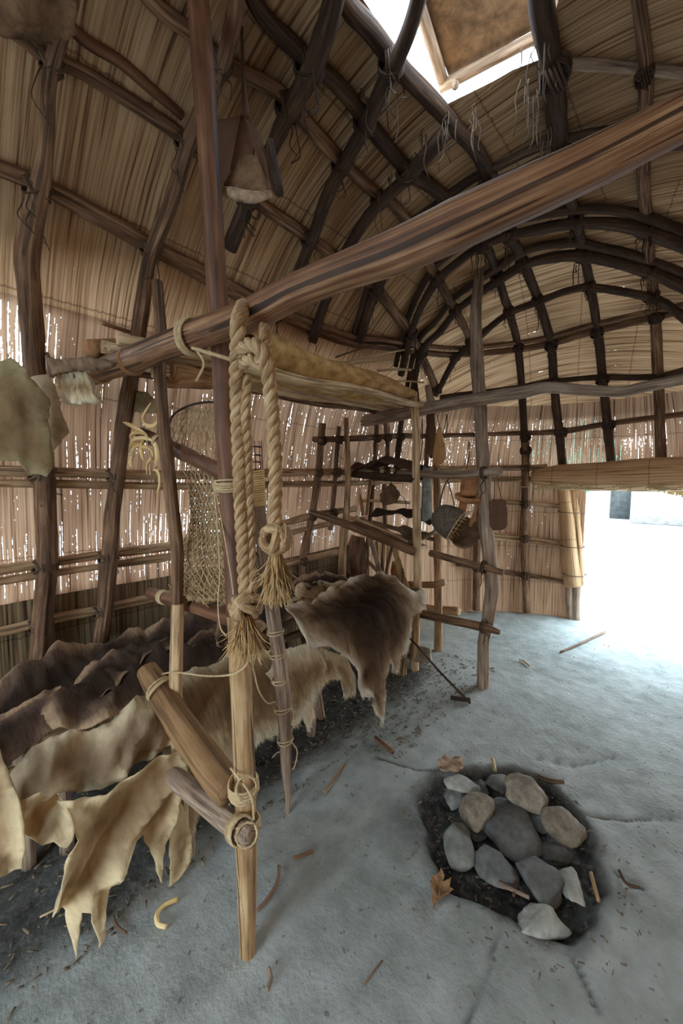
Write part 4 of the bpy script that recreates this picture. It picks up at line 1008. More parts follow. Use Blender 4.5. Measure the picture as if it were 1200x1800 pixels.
for y in (785, 800, 812, 826): mb.wrap(wf(448, y), (0.1, 0, 1), .022, 1.3, .0016)
for x in (440, 447, 455, 459): mb.tube([wf(x, 775), wf(x + 2, 812), wf(x + 3, 836)], .0018, seg=4)
mb.build('thread_head', BAST, wand)
for y in (1110, 1150, 1195, 1245, 1300): 
    i = min(range(len(wpx)), key=lambda k: abs(wpx[k][1] - y)); x = 484 + (y - 1110) * .09
    lash(wand, wf(x, y), wf(497, 1220) - wf(484, 1110), .033, 1.5, .0026, tilt=.35)
mb = MB(); mb.tube([wf(505, 1215), wf(512, 1240), wf(516, 1270), wf(511, 1300), wf(522, 1320), wf(516, 1350), wf(503, 1352), wf(500, 1335), wf(508, 1310)], .0026, seg=5)
mb.tube([wf(478, 1332), wf(490, 1322), wf(503, 1330)], .002, seg=4); mb.build('loose_cord', CORD, wand)
tc = Tl((440, 1160), 1.27, (505, 1215), 1.64)
mb = MB(); mb.tube([PY(275, 1252, .6), PY(270, 1225, .6), PY(268, 1200, .6), PY(282, 1186, .6), PY(310, 1182, .6), PY(360, 1188, .59), PY(405, 1186, .575), PY(430, 1172, .57), PY(438, 1158, .57), tc(446, 1180), tc(455, 1215), tc(470, 1236), tc(484, 1234), tc(492, 1244), tc(505, 1224)], .003, seg=6)
tag(mb.build('cord', CORD), 'pale cord strung from the stout slanting pole round the front post to the grey rod', 'cord')

# bark scoop hanging from the roof
def scoop():
    T = 1.18
    q = lambda x, y, t=T: PT(x, y, t)
    t = thing('bark_scoop', 'folded dark bark scoop with a tan mouth hanging by a cord under the roof', 'scoop', q(440, 340))
    def panel(name, pts, mat, th=.006, lab=None):
        mb = MB(); n = 8; rows = []
        a, b, c, d = pts
        for i in range(n + 1):
            u = i / n; rows.append([(a.lerp(b, u)).lerp(d.lerp(c, u), k / n) + Vector((0, 0, .006 * nz((i * .5, k * .5, len(name))))) for k in range(n + 1)])
        mb.grid(rows); o = mb.build(name, mat, t, solid=th)
        if lab: o['label'] = lab
    panel('back_panel', (q(374, 213, 1.22), q(440, 200, 1.24), q(420, 292, 1.27), q(384, 330, 1.24)), H_BARK)
    panel('side_panel', (q(425, 200, 1.2), q(458, 240, 1.18), q(492, 330, 1.10), q(474, 338, 1.1)), H_BARK)
    panel('side_panel', (q(424, 203, 1.2), q(452, 238, 1.17), q(440, 300, 1.14), q(405, 300, 1.16)), H_BARK)
    panel('mouth_panel', (q(426, 274, 1.15), q(452, 274, 1.13), q(478, 342, 1.1), q(388, 336, 1.14)), SMOKEHIDE, lab='tan inner face of the scoop')
    MB().tube([q(386, 334, 1.14), q(410, 340, 1.12), q(445, 346, 1.11), q(480, 340, 1.1)], [.008, .014, .014, .008], seg=8, jit=.4).build('bark_fringe', BARKSCRAP, t)
    MB().tube([q(474, 250, 1.16), q(482, 300, 1.12), q(490, 338, 1.09)], [.012, .017, .014], seg=8, jit=.2).build('rolled_rim', W_SMOKE, t)
    mb = MB(); mb.tube([q(422, -10, 1.24), q(425, 60, 1.22), q(428, 140, 1.2), q(432, 205, 1.19)], [.005, .005, .006, .012], seg=6); mb.build('hanging_cord', BAST, t)
    mb = MB(); mb.tube([q(426, 346), q(427, 380), q(430, 418)], [.003, .002], seg=5); mb.build('dangling_strip', BAST, t)
scoop()
# pelt bundle at top left corner
flat_sheet('bark_bundle', 'tan bark bundle tucked against the roof in the upper left corner', 'bark bundle', [(-40, -60), (60, -60), (125, -40), (122, 20), (110, 40), (95, 52), (60, 44), (30, 28), (0, 22), (-40, 10)], lambda x, y: SH(x, y, .1), -SHN(SH(50, 0, 0))[1] * -1, SMOKEHIDE, amp=.03, seed=9, belly=.3)

# ------------------------------------------------------------------ far rack goods
def lathe(mb, c, axis, prof, seg=22, squash=1.0):
    ax = Vector(axis).normalized(); a = ax.cross(Vector((0, 0, 1)));
    a = a.normalized() if a.length > 1e-3 else Vector((1, 0, 0)); b = ax.cross(a)
    rows = []; uvs = []
    for r, h in prof:
        rows.append([Vector(c) + ax * h + (a * cos(2 * pi * k / seg) + b * sin(2 * pi * k / seg) * squash) * r for k in range(seg + 1)]); uvs.append([(k / seg * .6, h) for k in range(seg + 1)])
    mb.grid(rows, uv=uvs); return mb
bk = thing('basket', 'grey twined basket hanging tilted in the far rack, pale frayed rim', 'basket', PY(790, 950, 2.6))
axb = (RT * .80 - UP * .56 - FW * .35).normalized(); c0 = PY(784, 913, 2.6)
mb = MB(); lathe(mb, c0 - axb * .05, axb, [(.0, -.05), (.05, -.045), (.085, -.02), (.108, .03), (.12, .09), (.122, .13), (.112, .13), (.10, .05), (.07, -.005), (0, -.03)], 26); mb.build('bowl', BASKETM, bk)
mb = MB(); mb.wrap(c0 - axb * .05 + axb * .132, axb, .118, 2, .005, pitch=.006)
for k in range(26):
    th = k / 26 * 2 * pi; a = axb.orthogonal().normalized(); b = axb.cross(a); o = (a * cos(th) + b * sin(th)); q = c0 + axb * .08 + o * .118
    mb.tube([q, q + axb * .02 + o * .012, q + axb * random.uniform(.025, .05) + o * random.uniform(0, .03)], .0022, seg=4, n=3)
mb.build('frayed_rim', CORD, bk)
mb = MB(); mb.tube([PY(772, 896, 2.58), PY(776, 870, 2.59), PY(785, 846, 2.6), PY(798, 832, 2.6)], .005, seg=5); mb.tube([PY(800, 896, 2.58), PY(794, 870, 2.59), PY(787, 846, 2.6)], .004, seg=5); mb.build('handle_cord', BAST, bk)
qv = thing('bark_quiver', 'grey speckled birch bark tube standing behind the slim rack post', 'bark tube', PY(748, 916, 2.66))
mb = MB(); lathe(mb, PY(748, 916, 2.66), (0.02, 0, 1), [(.0, 0), (.05, 0), (.055, .02), (.052, .2), (.05, .35), (.05, .41), (.044, .41), (.044, .02), (0, .02)], 18, .6); mb.build('tube', BIRCH, qv)
MB().tube([PY(758, 915, 2.62), PY(758, 870, 2.62), PY(757, 826, 2.63)], .006, seg=6).build('seam_lath', CORD, qv)
def bag(label, out, pf, cords, mat, name='pouch', nrm=None, th=.03):
    t = thing(name, label, 'pouch', pf(*max(out, key=lambda p: p[1])))
    flat_sheet('bag_body', '', '', out, pf, nrm or (.3, -1, 0), mat, amp=.006, solid=th, step=.014, parent=t, curl=0, belly=.3)
    mb = MB()
    for c in cords: mb.tube([pf(*p) for p in c], .0028, seg=5)
    mb.build('hanging_cord', BAST, t)
bag('flat dark brown pouch hanging from the rack rung right of the crooked post', [(861, 882), (866, 879), (886, 879), (890, 884), (891, 922), (886, 930), (868, 932), (862, 924)], Yp(2.66), [[(868, 880), (869, 845)], [(882, 880), (877, 860), (875, 842)]], H_BARK)
bag('small tan pouch hanging between the two upper far shelves', [(669, 868), (688, 850), (700, 862), (702, 872), (694, 884), (680, 888), (670, 882)], Yp(2.72), [[(688, 850), (686, 838)], [(700, 868), (712, 880), (713, 905)]], SMOKEHIDE)
bag('orange leather cone pouch with a dark side hanging under the far beam', [(771, 752), (776, 752), (780, 775), (785, 800), (780, 812), (768, 820), (761, 812), (764, 785)], Yp(2.72), [[(773, 752), (768, 730), (764, 712)], [(766, 818), (765, 832)], [(772, 818), (774, 830)]], H_LEATHER)
bag('long dark leather strip bag hanging left of the orange cone pouch', [(752, 715), (762, 712), (766, 760), (764, 800), (758, 806), (750, 790)], Yp(2.78), [[(757, 715), (757, 700)]], H_BARK)
# carved wooden things
ld = thing('wooden_ladle', 'carved orange wooden ladle with a broad rim hanging beside the crooked post', 'ladle', PY(820, 906, 2.66))
mb = MB(); lathe(mb, PY(824, 876, 2.66), UP * .95 - FW * .3, [(.0, -.03), (.06, -.025), (.095, -.005), (.10, .022), (.088, .022), (.05, 0), (0, -.006)], 24); mb.build('rim_tray', WOODRED, ld)
MB().tube([PY(825, 842, 2.7), PY(824, 856, 2.7), PY(822, 872, 2.68)], [.06, .066, .055], seg=14, flat=.55).build('cup', WOODRED, ld)
MB().tube([PY(815, 880, 2.64), PY(812, 895, 2.64), PY(810, 906, 2.64)], [.028, .03, .024], seg=10, flat=.6).build('grip', WOODRED, ld)
mb = MB(); mb.tube([PY(815, 842, 2.68), PY(812, 832, 2.64)], .004, seg=5); mb.tube([PY(838, 846, 2.68), PY(842, 834, 2.64)], .004, seg=5); mb.build('hanging_cord', CORD, ld)
l2 = thing('wooden_bowl', 'tan scooped wooden bowl hanging edge-on behind the grey basket', 'bowl', PY(812, 968, 2.75))
mb = MB(); lathe(mb, PY(815, 938, 2.75), RT * -.2 - FW * .75 + UP * .5, [(.0, -.07), (.05, -.062), (.09, -.03), (.11, .02), (.10, .02), (.07, -.02), (0, -.05)], 22, 1.25); mb.build('bowl', SMOKEHIDE, l2)
MB().tube([PY(826, 925, 2.7), PY(836, 895, 2.7), PY(838, 870, 2.7)], [.014, .012, .01], seg=8).build('handle', WOODRED, l2)
# bark and hides on the far shelves
def heap(name, label, cat, px, pf, mat, dx=.3, seed=0, h=.03, amp=.03):
    mb = MB(); rows = []; uvs = []
    P = catmull([pf(*p) for p in px], 6)
    for i, p in enumerate(P):
        r = []; u = []
        for k in range(12):
            a = k / 11; y = p.y + dx * a; zz = p.z + h * sin(a * pi) + amp * nz((p.x * 9 + seed, y * 9, seed)); r.append(Vector((p.x, y, zz))); u.append((p.x, y))
        rows.append(r); uvs.append(u)
    mb.grid(rows, uv=uvs, e=[[.25] * 12 for _ in rows]); tag(mb.build(name, mat, solid=.01), label, cat)
heap('bark_sheet', 'dark curled bark heaped on the uppermost far shelf', 'bark sheet', [(612, 824), (640, 822), (672, 814), (700, 820), (728, 828)], Yp(2.56), H_BARK, .2, 1, .05)
heap('bark_sheet', 'dark bark slab sagging along the edge of the uppermost far shelf', 'bark sheet', [(620, 836), (660, 838), (700, 842), (728, 842)], Yp(2.52), H_BARK, .2, 5, .0, .02)
heap('animal_hide', 'black-brown folded hide on the middle far shelf', 'hide', [(650, 908), (680, 905), (710, 906), (738, 912), (756, 922)], Yp(2.62), H_DARK, .22, 2, .04, .04)
heap('bark_sheet', 'brown bark slab along the front of the middle far shelf', 'bark sheet', [(610, 912), (640, 928), (680, 948), (728, 966)], Yp(2.62), H_TANFUR, .2, 3, .01, .02)
heap('bark_sheet', 'pale curled bark pieces at the right end of the middle far shelf', 'bark sheet', [(690, 930), (715, 942), (745, 944), (762, 932)], Yp(2.66), H_RAWG, .2, 4, .01, .03)
# boards and sticks leaning under the rack
def plank(name, label, out, Y, mat, th=.02, lean=.25, cat='board'):
    y1 = max(p[1] for p in out)
    flat_sheet(name, label, cat, out, lambda x, y: PY(x, y, Y + lean * (y1 - y) / 200), (.3, -1, .2), mat, amp=.004, solid=th, step=.02, curl=0)
plank('leaning_board', 'broad dark board leaning against the wall under the far shelf', [(612, 938), (640, 946), (645, 1000), (650, 1048), (624, 1042)], 2.55, W_BROWN)
plank('leaning_board', 'pale split board leaning under the far shelf, just left of the slim straight post', [(688, 958), (696, 960), (712, 1010), (722, 1050), (712, 1062), (704, 1030)], 2.66, W_POST)
plank('leaning_board', 'tan bark board leaning behind the pale split board', [(690, 985), (706, 1000), (716, 1060), (684, 1050)], 2.85, W_LOG)
for lab, px, Y, m in (('pale stick leaning under the far shelf beside the broad dark board', [(646, 940, 3), (646, 1000, 3), (647, 1040, 3)], 2.75, W_TAN), ('grey slanting stick under the far shelf', [(650, 944, 4), (660, 980, 4), (674, 1025, 4)], 2.72, W_GREY),
    ('pale upright lath, leftmost of three close together under the far shelf', [(662, 952, 3), (664, 1000, 3), (660, 1030, 3)], 2.85, W_POST), ('pale upright lath, middle of three close together under the far shelf', [(674, 955, 3.5), (672, 1000, 3.5), (672, 1025, 3.5)], 2.83, W_POST),
    ('pale upright lath, rightmost of three close together under the far shelf', [(682, 956, 2.5), (680, 1000, 2.5), (676, 1040, 2.5)], 2.85, W_TAN), ('dark crossing stick under the far shelf', [(689, 960, 3), (682, 990, 3), (676, 1020, 3)], 2.78, W_BROWN), ('dark stick end slanting over the laths', [(640, 980, 3), (660, 1000, 3.5), (676, 1015, 3.5)], 2.65, W_BROWN),
    ('pale stick lying level behind the small tan pouch', [(610, 882, 3), (660, 880, 3), (720, 884, 3)], 2.8, W_PALE), ('thin pale lath lying along the middle far shelf edge', [(596, 902, 2.5), (650, 922, 2.5), (715, 952, 2.5)], 2.58, W_PALE), ('thin stick standing between two far shelves, left one of a splayed pair', [(626, 835, 3), (632, 870, 3), (638, 905, 3)], 2.75, W_TAN), ('thin stick standing between two far shelves, right one of a splayed pair', [(652, 838, 3), (648, 870, 3), (645, 905, 3)], 2.78, W_TAN)):
    pole('leaning_stick', lab, 'stick', px, Yp(Y), m, seg=7, n=3)
for i, (lab, a, b) in enumerate((('bast strip hanging from the far beam beside the slim post', (742, 735), (738, 815)), ('bast strip hanging from the far beam near the leather cone', (785, 728), (782, 770)), ('forked bast strip hanging at the far shelf middle', (684, 745), (680, 800)), ('bast strip hanging left of the crooked post', (824, 775), (820, 825)))):
    p, q = PY(*a, 2.7), PY(*b, 2.72); mb = MB(); mb.tube([p, p.lerp(q, .5) + Vector((.01, 0, 0)), q], .004, seg=5); mb.tube([p, p.lerp(q, .6) + Vector((-.012, 0, 0)), q + Vector((-.02, 0, .03))], .003, seg=5)
    tag(mb.build('bast_strip', BAST), lab, 'bast strip')

for lab, px in (('dark bark strip tucked upright behind the far beam, left of a paler one', [(726, 650, 5), (730, 690, 6), (735, 722, 5)]), ('greyish bark strip standing behind the far beam beside a darker one', [(752, 678, 6), (756, 700, 7), (758, 715, 6)])):
    pole('bark_strip', lab, 'bark strip', px, Yp(2.75), W_SMOKE if 'dark bark' in lab else W_GREY, seg=7)
# low boards on the floor by the rack
flat_sheet('floor_board', 'grey plank on edge on the floor at the bench end, pale split tip', 'board', [(684, 1112), (706, 1128), (756, 1140), (757, 1165), (740, 1164), (690, 1148)], Yp(2.55), (.3, -1, .2), GREYWOOD, amp=.003, solid=.03, curl=0)
pole('floor_log', 'short cut log lying on the floor behind the straight pole', 'log', [(738, 1068, 7), (770, 1072, 7), (806, 1075, 8)], Yp(3.25), W_TAN)
pole('thin_rod', 'long thin dark rod leaning from the bench end down onto the clay floor', 'rod', [(600, 1058, 1.6), (690, 1100, 1.6), (726, 1128, 1.8), (770, 1178, 2), (826, 1236, 2.4)], Tl((600, 1058), 2.75, (826, 1236), 2.6), W_SMOKE, seg=6)

# ------------------------------------------------------------------ doorway
lint = thing('rolled_door_mat', 'thick rolled reed mat slung above the doorway', 'door mat', PY(1060, 850, 4.4))
lp = [(936, 838, 13), (980, 838, 20), (1040, 838, 25), (1100, 836, 28), (1160, 834, 30), (1260, 832, 32)]
P = [PY(x, y, 4.42) for x, y, h in lp]; MB().tube(P, [h * depth(p) / FPX for (x, y, h), p in zip(lp, P)], seg=26, n=5, jit=.06).build('roll', REED_BUNDLE, lint)
mb = MB()
for k in range(70):
    x = random.uniform(940, 1200); a = PY(x, 850 + random.uniform(0, 14), 4.3); b = PY(x + random.uniform(-40, 40), 852 + random.uniform(0, 10), 4.28); mb.tube([a, b], .004, seg=4, n=2)
mb.build('loose_reeds', CORD, lint)
mb = MB()
for k in range(60):
    x = 1150 + k * 1.6; mb.tube([PY(x, 850, 4.5), PY(x + random.uniform(-3, 3), 850 + (x - 1120) * .22 + random.uniform(0, 7), 4.52)], .009, seg=5, n=2)
mb.build('hanging_fringe', STRAW, lint)
jb = thing('reed_jamb', 'upright reed bundle edging the left side of the doorway', 'door jamb', PZ(1008, 1090))
jy = PZ(1010, 1090).y - .02
jp = [(990, 850, 9), (994, 900, 11), (999, 960, 13), (1004, 1010, 14), (1007, 1030, 14)]
P = [PY(x, y, jy) for x, y, h in jp]; MB().tube(P, [h * depth(p) / FPX for (x, y, h), p in zip(jp, P)], seg=16, n=5, jit=.1).build('reed_bundle', REED_BUNDLE, jb)
jp = [(1005, 850, 8), (1009, 910, 9), (1013, 970, 10), (1016, 1028, 9)]
P = [PY(x, y, jy + .05) for x, y, h in jp]; MB().tube(P, [h * depth(p) / FPX for (x, y, h), p in zip(jp, P)], seg=14, n=5, jit=.1).build('reed_bundle', REED_BUNDLE, jb)
MB().tube([PY(1012, 1015, jy + .06), PY(1012, 1092, jy + .06)], .04, seg=10, jit=.1).build('stake', W_GREY, jb)
MB().tube([PY(1000, 1015, jy + .03), PY(1001, 1088, jy + .03)], .03, seg=10, jit=.1).build('stake', W_GREY, jb)
mb = MB()
for y in (900, 960, 1010): mb.wrap(PY(1002 + (y - 900) * .08, y, jy), (.05, 0, 1), .12, 1.5, .004, flat=.7)
mb.build('binding', BAST, jb)
MB_ = MB()

# ------------------------------------------------------------------ hearth stones
STN = [ # px x,y,w,h,rotation deg, flatness, material, label, lift
 (893, 1450, 104, 108, -35, .45, ST_DARK, 'broad flat dark stone in the middle of the hearth', -.01),
 (806, 1486, 58, 84, 0, .75, ST_GREY, 'rounded grey stone at the left of the hearth', .0),
 (837, 1427, 70, 64, -25, .7, ST_BROWN, 'light brown angular stone, upper left of the hearth, pale patch on its face', .04),
 (812, 1381, 50, 36, -10, .6, ST_PALE, 'pale smooth oval stone at the top left of the hearth', .05),
 (798, 1396, 30, 66, 20, .5, ST_GREY, 'grey slab edge-on below the pale oval stone', .0),
 (874, 1376, 48, 46, -20, .7, ST_GREY, 'grey stone with a white top at the back of the hearth', .0),
 (846, 1386, 30, 30, 0, .8, ST_DARK, 'small dark stone between the pale oval one and the back of the hearth', -.01),
 (926, 1398, 70, 74, 15, .8, ST_BROWN, 'large brown-grey stone at the back right of the hearth', .04),
 (950, 1446, 34, 46, 10, .7, ST_GREY, 'small grey wedge stone beside the broad flat one', -.01),
 (992, 1450, 66, 76, -30, .75, ST_BROWN, 'angular brown stone with a pale corner at the right rim of the hearth', .03),
 (967, 1497, 62, 54, -20, .6, ST_DARK, 'half-buried round dark stone right of the middle of the hearth', -.01),
 (872, 1521, 66, 82, -15, .7, ST_DARK, 'dark rounded stone in front of the broad flat one', .01),
 (946, 1546, 68, 112, -28, .7, ST_DARK, 'long oval dark grey stone at the front of the hearth', .02),
 (1001, 1552, 46, 82, -12, .7, ST_PALE, 'pale pointed stone at the right front of the hearth', .01),
 (950, 1618, 92, 56, -32, .6, ST_PALE, 'pale wedge stone lying apart at the front rim of the hearth', .01),
 (834, 1466, 40, 34, 0, .6, ST_DARK, 'small dark stone tucked left of the broad flat one', -.02),
]
for i, (x, y, w, h, rot, fl, m, lab, lift) in enumerate(STN):
    g = PZ(x, y, 0.0); v = (g - CAM).normalized()
    fr_ = Vector((v.x, v.y, 0)).normalized(); rt_ = Vector((fr_.y, -fr_.x, 0))
    dep = depth(g); a = w / 2 * dep / FPX; sang = abs(v.z)
    hz = fl * (w + h * .8) / 4 * dep / FPX
    b = max(.5 * a, sqrt(max(1e-5, (h / 2 * FW.dot(v) * dep / FPX) ** 2 - (hz * sqrt(1 - sang * sang)) ** 2)) / sang)
    b = min(b, 1.9 * a if h > w else 1.2 * a)
    ca, sa = cos(radians(rot)), sin(radians(rot))
    e1 = rt_ * ca - fr_ * sa; e2 = rt_ * sa + fr_ * ca
    M = Matrix((e1, e2, Vector((0, 0, 1)))).transposed()
    a *= 1.08; b *= 1.08; c = PZ(x, y, hz * .45 + lift - .03) 
    mb = MB().blob(c, a * 1.1, b * 1.1, hz, M, sub=4, amp=.16, freq=1.3, seed=i + 1, facet=1.0)
    tag(mb.build('hearth_stone', m), lab, 'stone', 'stones in the hearth')
# leaf, bark scrap, twigs
def leaf():
    out = [(774, 1535), (781, 1545), (778, 1556), (792, 1552), (790, 1566), (796, 1572), (786, 1582), (772, 1590), (760, 1604), (758, 1592), (760, 1578), (756, 1566), (760, 1556), (757, 1549), (766, 1550)]
    P = [PZ(x, y, .012) for x, y in out]; vs, fs, dist = fill_poly([(p.x, p.y) for p in P], .008)
    mb = sheet_obj(vs, fs, dist, lambda a, b, d: Vector((a, b, .014 + .012 * nz((a * 30, b * 30, 1)) + .02 * max(0, .02 - d) / .02)), None, 0)
    t = thing('dry_leaf', 'curled brown dry leaf at the left rim of the hearth', 'leaf', P[0]); mb.build('blade', LEAFM, t, solid=.0015)
    MB().tube([PZ(760, 1600, .02), PZ(772, 1570, .024), PZ(774, 1538, .024)], [.0018, .001], seg=5).build('stem', BARKSCRAP, t)
leaf()
out = [(768, 1344), (780, 1330), (800, 1329), (813, 1336), (812, 1358), (796, 1362), (772, 1360)]
P = [PZ(x, y, .02) for x, y in out]; vs, fs, dist = fill_poly([(p.x, p.y) for p in P], .012)
mb = sheet_obj(vs, fs, dist, lambda a, b, d: Vector((a, b, .03 + .022 * nz((a * 22, b * 22, 1)))), None, 0)
tag(mb.build('bark_scrap', BARKSCRAP, solid=.004), 'crumpled pale bark scrap at the back rim of the hearth', 'bark scrap')
STK = [([(570, 1394), (588, 1368), (604, 1342)], 3.2, W_TAN, 'straight pale stick on the floor right of the grey rod foot'), ([(660, 1298), (676, 1310), (690, 1322)], 5, W_BROWN, 'stubby brown stick on the floor below the large deer hide'),
 ([(70, 1612), (130, 1582), (215, 1538)], 1.8, CORD, 'thin pale straw on the floor under the ragged rawhide'), ([(312, 1580), (290, 1590), (276, 1606), (278, 1624), (292, 1629)], 4, STRAW, 'curved pale tine lying on the floor at lower left'),
 ([(490, 1522), (487, 1550), (470, 1580), (452, 1600)], 3, W_BROWN, 'bent dark twig on the floor beside the front post foot'), ([(514, 1508), (530, 1504), (550, 1496)], 3, W_BROWN, 'short dark twig on the floor right of the front post'),
 ([(792, 1226), (806, 1228), (826, 1230)], 4, W_SMOKE, 'short dark stick on the floor at the tip of the thin rod'), ([(985, 1146), (1020, 1131), (1064, 1110)], 1.8, W_BROWN, 'long thin twig on the floor in front of the doorway'),
 ([(866, 1334), (868, 1344), (870, 1354)], 3, CORD, 'short pale twig standing at the back rim of the hearth'), ([(876, 1552), (905, 1566), (930, 1578)], 3.5, W_GREY, 'grey twig lying across the hearth ash in front'), ([(906, 1530), (905, 1555), (902, 1575)], 2.5, W_RED, 'reddish twig wedged between two front hearth stones'),
 ([(1038, 1534), (1044, 1556), (1052, 1584)], 3.5, W_POST, 'pale twig in the ash at the right rim of the hearth'), ([(945, 1364), (965, 1372), (990, 1374)], 4, W_GREY, 'grey splinter at the back right rim of the hearth'), ([(1088, 1530), (1100, 1552), (1124, 1560)], 2.5, W_BROWN, 'bent twig on the floor right of the hearth'),
 ([(472, 1702), (476, 1720), (470, 1740)], 4, W_GREY, 'frayed grey twig on the floor below the front post foot'), ([(912, 1160), (920, 1162), (930, 1170)], 2, CORD, 'tiny pale chip of wood on the floor left of the doorway'), ([(640, 1730), (656, 1708), (672, 1688)], 1.2, W_BROWN, 'hair-thin twig on the floor at bottom centre'), ([(200, 1610), (206, 1628), (222, 1640)], 2, W_BROWN, 'small curved twig on the floor near the lower left hide')]
for px, hp, m, lab in STK:
    P = [PZ(x, y, hp * 2.0 / FPX + .006) for x, y in px]
    tag(MB().tube(P, [hp * depth(p) / FPX for p in P], seg=7, n=5, jit=.25).build('twig' if hp < 3.1 else 'stick', m), lab, 'stick')
lf = MB()
rnd = random.Random(5)
def litter(x, y, z, big=1.0):
    a = rnd.uniform(0, pi); L = rnd.uniform(.006, .03) * big; lf.box((x, y, z + .004), L, rnd.uniform(.002, .008) * big, .003, Matrix.Rotation(a, 3, 'Z') @ Matrix.Rotation(rnd.uniform(-.4, .4), 3, 'X'))
for _ in range(900): litter(rnd.uniform(-2.1, -1.33), rnd.uniform(-.3, 2.7), .004, 1.2)
for _ in range(330): litter(rnd.uniform(-1.5, -1.1) , rnd.uniform(1.6, 3.0), .002, 1.0)
for _ in range(150): litter(rnd.uniform(-1.9, .3), rnd.uniform(.2, 4.4), -.001, .4)
for _ in range(200):
    a = rnd.uniform(0, 2 * pi); k = rnd.uniform(.2, .46); litter(PITC.x + k * cos(a), PITC.y + k * sin(a) * 1.0, -.03 if k < .36 else .004, .8)
tag(lf.build('floor_litter', LITTER), 'dry straw and bark crumbs scattered under the bench and over the floor', 'litter', kind='stuff')

# ------------------------------------------------------------------ outside
gm = MB(); gm.grid([[Vector((x, y, -.2 if -2.5 < x < 1.3 and -2.7 < y < 4.9 else -.012)) for x in (-40, -20, -10, -5, -2.6, -2.44, 1.28, 1.4, 5, 10, 20, 40)] for y in (-40, -20, -8, -2.9, -2.64, 4.85, 4.95, 6, 8, 12, 20, 40)])
gm.build('ground', GROUNDM, kind='structure')
def outside():
    # hut with a dark opening, seen through the doorway
    hut = thing('bark_hut', 'pale bark hut with a dark open front beyond the doorway', 'hut', PY(1088, 905, 17))
    a, b = PY(1070, 896, 17), PY(1105, 896, 17)
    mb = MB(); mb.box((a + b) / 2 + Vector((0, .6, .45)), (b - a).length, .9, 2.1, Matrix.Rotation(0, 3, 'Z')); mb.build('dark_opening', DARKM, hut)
    P = [PY(1012, 905, 18.5), PY(1030, 868, 18.5), PY(1048, 852, 18.5), PY(1070, 840, 18.5), PY(1140, 836, 18.5), PY(1230, 850, 18.5)]
    mb = MB(); mb.grid([[Vector((p.x, p.y, -.05)) for p in P], P, [p + Vector((0, 6, .5)) for p in P]]); mb.build('bark_shell', BUILDM, hut)
    fn = thing('low_wall', 'pale low bark wall beyond the doorway, right of the dark hut front', 'wall', PY(1150, 905, 16))
    p, q = PY(1108, 903, 16), PY(1260, 903, 16); mb = MB(); mb.box((p + q) / 2 + Vector((0, 0, .3)), (q - p).length, .25, 1.3); mb.build('wall_face', BUILDM, fn)
    mb = MB(); mb.box((p + q) / 2 + Vector((0, 0, .98)), (q - p).length + .1, .4, .06); mb.build('coping', GREYWOOD, fn)
    tr = thing('tree', 'tree beyond the doorway at its left jamb', 'tree', PY(1016, 900, 30))
    MB().tube([PY(1014, 905, 30), PY(1014, 840, 30)], .35, seg=10).build('trunk', W_GREY, tr)
    mb = MB()
    for k in range(9): mb.blob(PY(1014, 840, 30) + Vector((random.uniform(-2.2, 1), random.uniform(-2, 2), random.uniform(-1.2, 3))), 1.4, 1.4, 1.2, sub=3, amp=.5, freq=3, seed=k)
    mb.build('crown', TREEM, tr)
outside()

# smoke hole cover: board frame with a hide, propped above the hole
cz = 3.12
cv = thing('smoke_hole_cover', 'hide cover on a wooden frame propped above the smoke hole', 'cover', PZ(860, 40, cz))
k0, k1, k2, k3 = PZ(788, 132, cz), PZ(958, 40, cz), PZ(1060, -150, cz + .05), PZ(700, -120, cz + .05)
mb = MB(); n = 10; mb.grid([[k0.lerp(k1, i / n).lerp(k3.lerp(k2, i / n), j / n) + Vector((0, 0, .012 * nz((i, j, 3)))) for j in range(n + 1)] for i in range(n + 1)], e=[[.2] * (n + 1)] * (n + 1)); mb.build('hide_panel', SMOKEHIDE, cv, solid=.01)
MB().tube([k0 + (k0 - k1) * .06 - Vector((0, 0, .02)), k3 - Vector((0, 0, .02))], .022, seg=10, jit=.1).build('frame_bar', W_GREY, cv)
MB().tube([k0 - Vector((0, 0, .03)) + (k0 - k1) * .1, k1 - Vector((0, 0, .03)) + (k1 - k0) * .06], .02, seg=10, jit=.1).build('frame_bar', W_GREY, cv)
MB().tube([k1 - Vector((0, 0, .02)), k2 - Vector((0, 0, .02))], .022, seg=10, jit=.1).build('frame_bar', W_GREY, cv)
MB().tube([PZ(800, 150, 3.0), PZ(800, 145, cz)], .015, seg=8).build('prop', W_GREY, cv); MB().tube([PZ(955, 70, 3.0), PZ(952, 66, cz)], .015, seg=8).build('prop', W_GREY, cv)
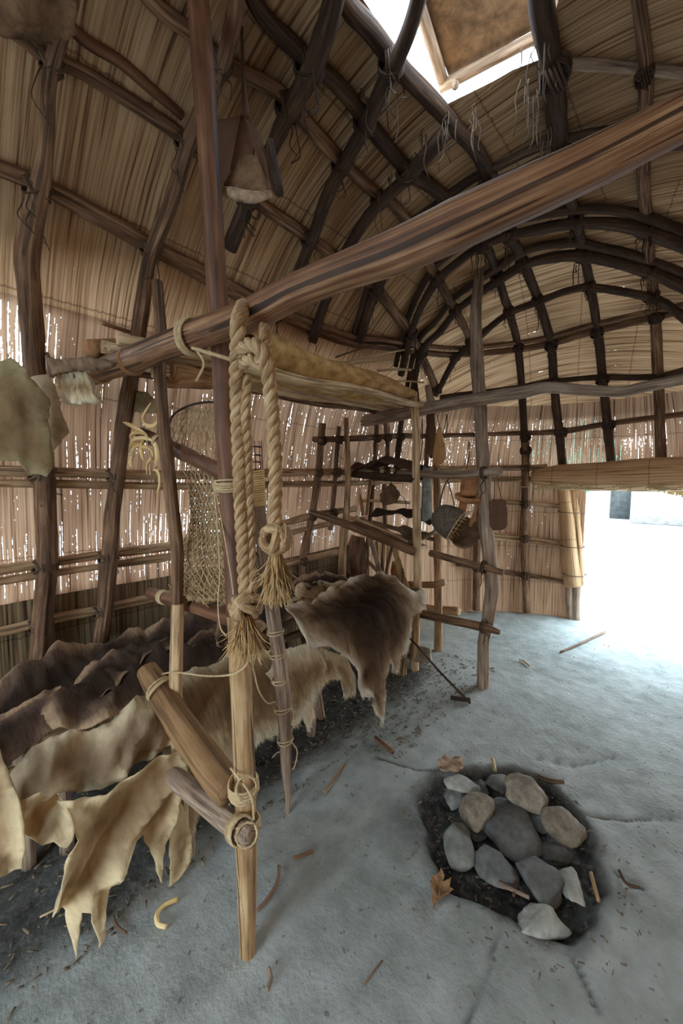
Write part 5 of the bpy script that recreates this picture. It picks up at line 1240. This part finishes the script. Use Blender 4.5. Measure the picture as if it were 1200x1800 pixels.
# tatters round the smoke hole and on the roof
tt = MB()
for x, y in ((925, 120), (935, 140), (945, 150), (780, 185), (790, 190), (775, 180), (830, 175), (925, 60), (960, 200), (965, 215), (700, 130), (745, 215), (640, 140), (720, 260), (680, 300), (835, 175), (958, 40)):
    strands(tt, SH(x, y, .04), 3, (.05, .2), .0022, .02)
tag(tt.build('bark_tatters', BAST), 'grey bark tatters dangling round the smoke hole', 'tatters', kind='stuff')

# ------------------------------------------------------------------ light
w = bpy.data.worlds.new('sky'); SC.world = w; w.use_nodes = True
wt = w.node_tree; wt.nodes.clear()
geo = wt.nodes.new('ShaderNodeTexCoord'); sxy = wt.nodes.new('ShaderNodeSeparateXYZ'); wt.links.new(geo.outputs['Generated'], sxy.inputs[0])
rp = wt.nodes.new('ShaderNodeValToRGB'); wt.links.new(sxy.outputs[2], rp.inputs[0])
rp.color_ramp.elements[0].position = 0; rp.color_ramp.elements[0].color = (.86, .95, 1, 1); rp.color_ramp.elements[1].position = .8; rp.color_ramp.elements[1].color = (.58, .82, 1, 1)
bg = wt.nodes.new('ShaderNodeBackground'); ow = wt.nodes.new('ShaderNodeOutputWorld')
wt.links.new(rp.outputs[0], bg.inputs[0]); bg.inputs[1].default_value = 1.0
wt.links.new(bg.outputs[0], ow.inputs[0])

#so
def portal(name, loc, rot, sx, sy):
    l = bpy.data.lights.new(name, 'AREA'); l.shape = 'RECTANGLE'; l.size = sx; l.size_y = sy; l.cycles.is_portal = True
    o = bpy.data.objects.new(name, l); COL.objects.link(o); o.location = loc; o.rotation_euler = rot
portal('daylight_smoke_hole', (-.67, 1.1, 3.0), (0, 0, 0), .4, .85)
portal('daylight_near_hole', (-.62, -1.35, 3.0), (0, 0, 0), .5, .9)
portal('daylight_doorway', (-.27, 4.72, .75), (-pi / 2, 0, 0), 1.3, 1.55)
portal('daylight_near_doorway', (-.45, -2.62, .88), (pi / 2, 0, 0), 1.6, 1.8)
vs_ = SC.view_settings; vs_.view_transform = 'Standard'; vs_.look = 'None'; vs_.gamma = 1; vs_.use_curve_mapping = False
vs_.exposure = 3.65
cy = SC.cycles
cy.use_denoising = True; cy.max_bounces = 14; cy.diffuse_bounces = 8; cy.transparent_max_bounces = 16; cy.sample_clamp_indirect = 8; cy.caustics_reflective = False; cy.caustics_refractive = False
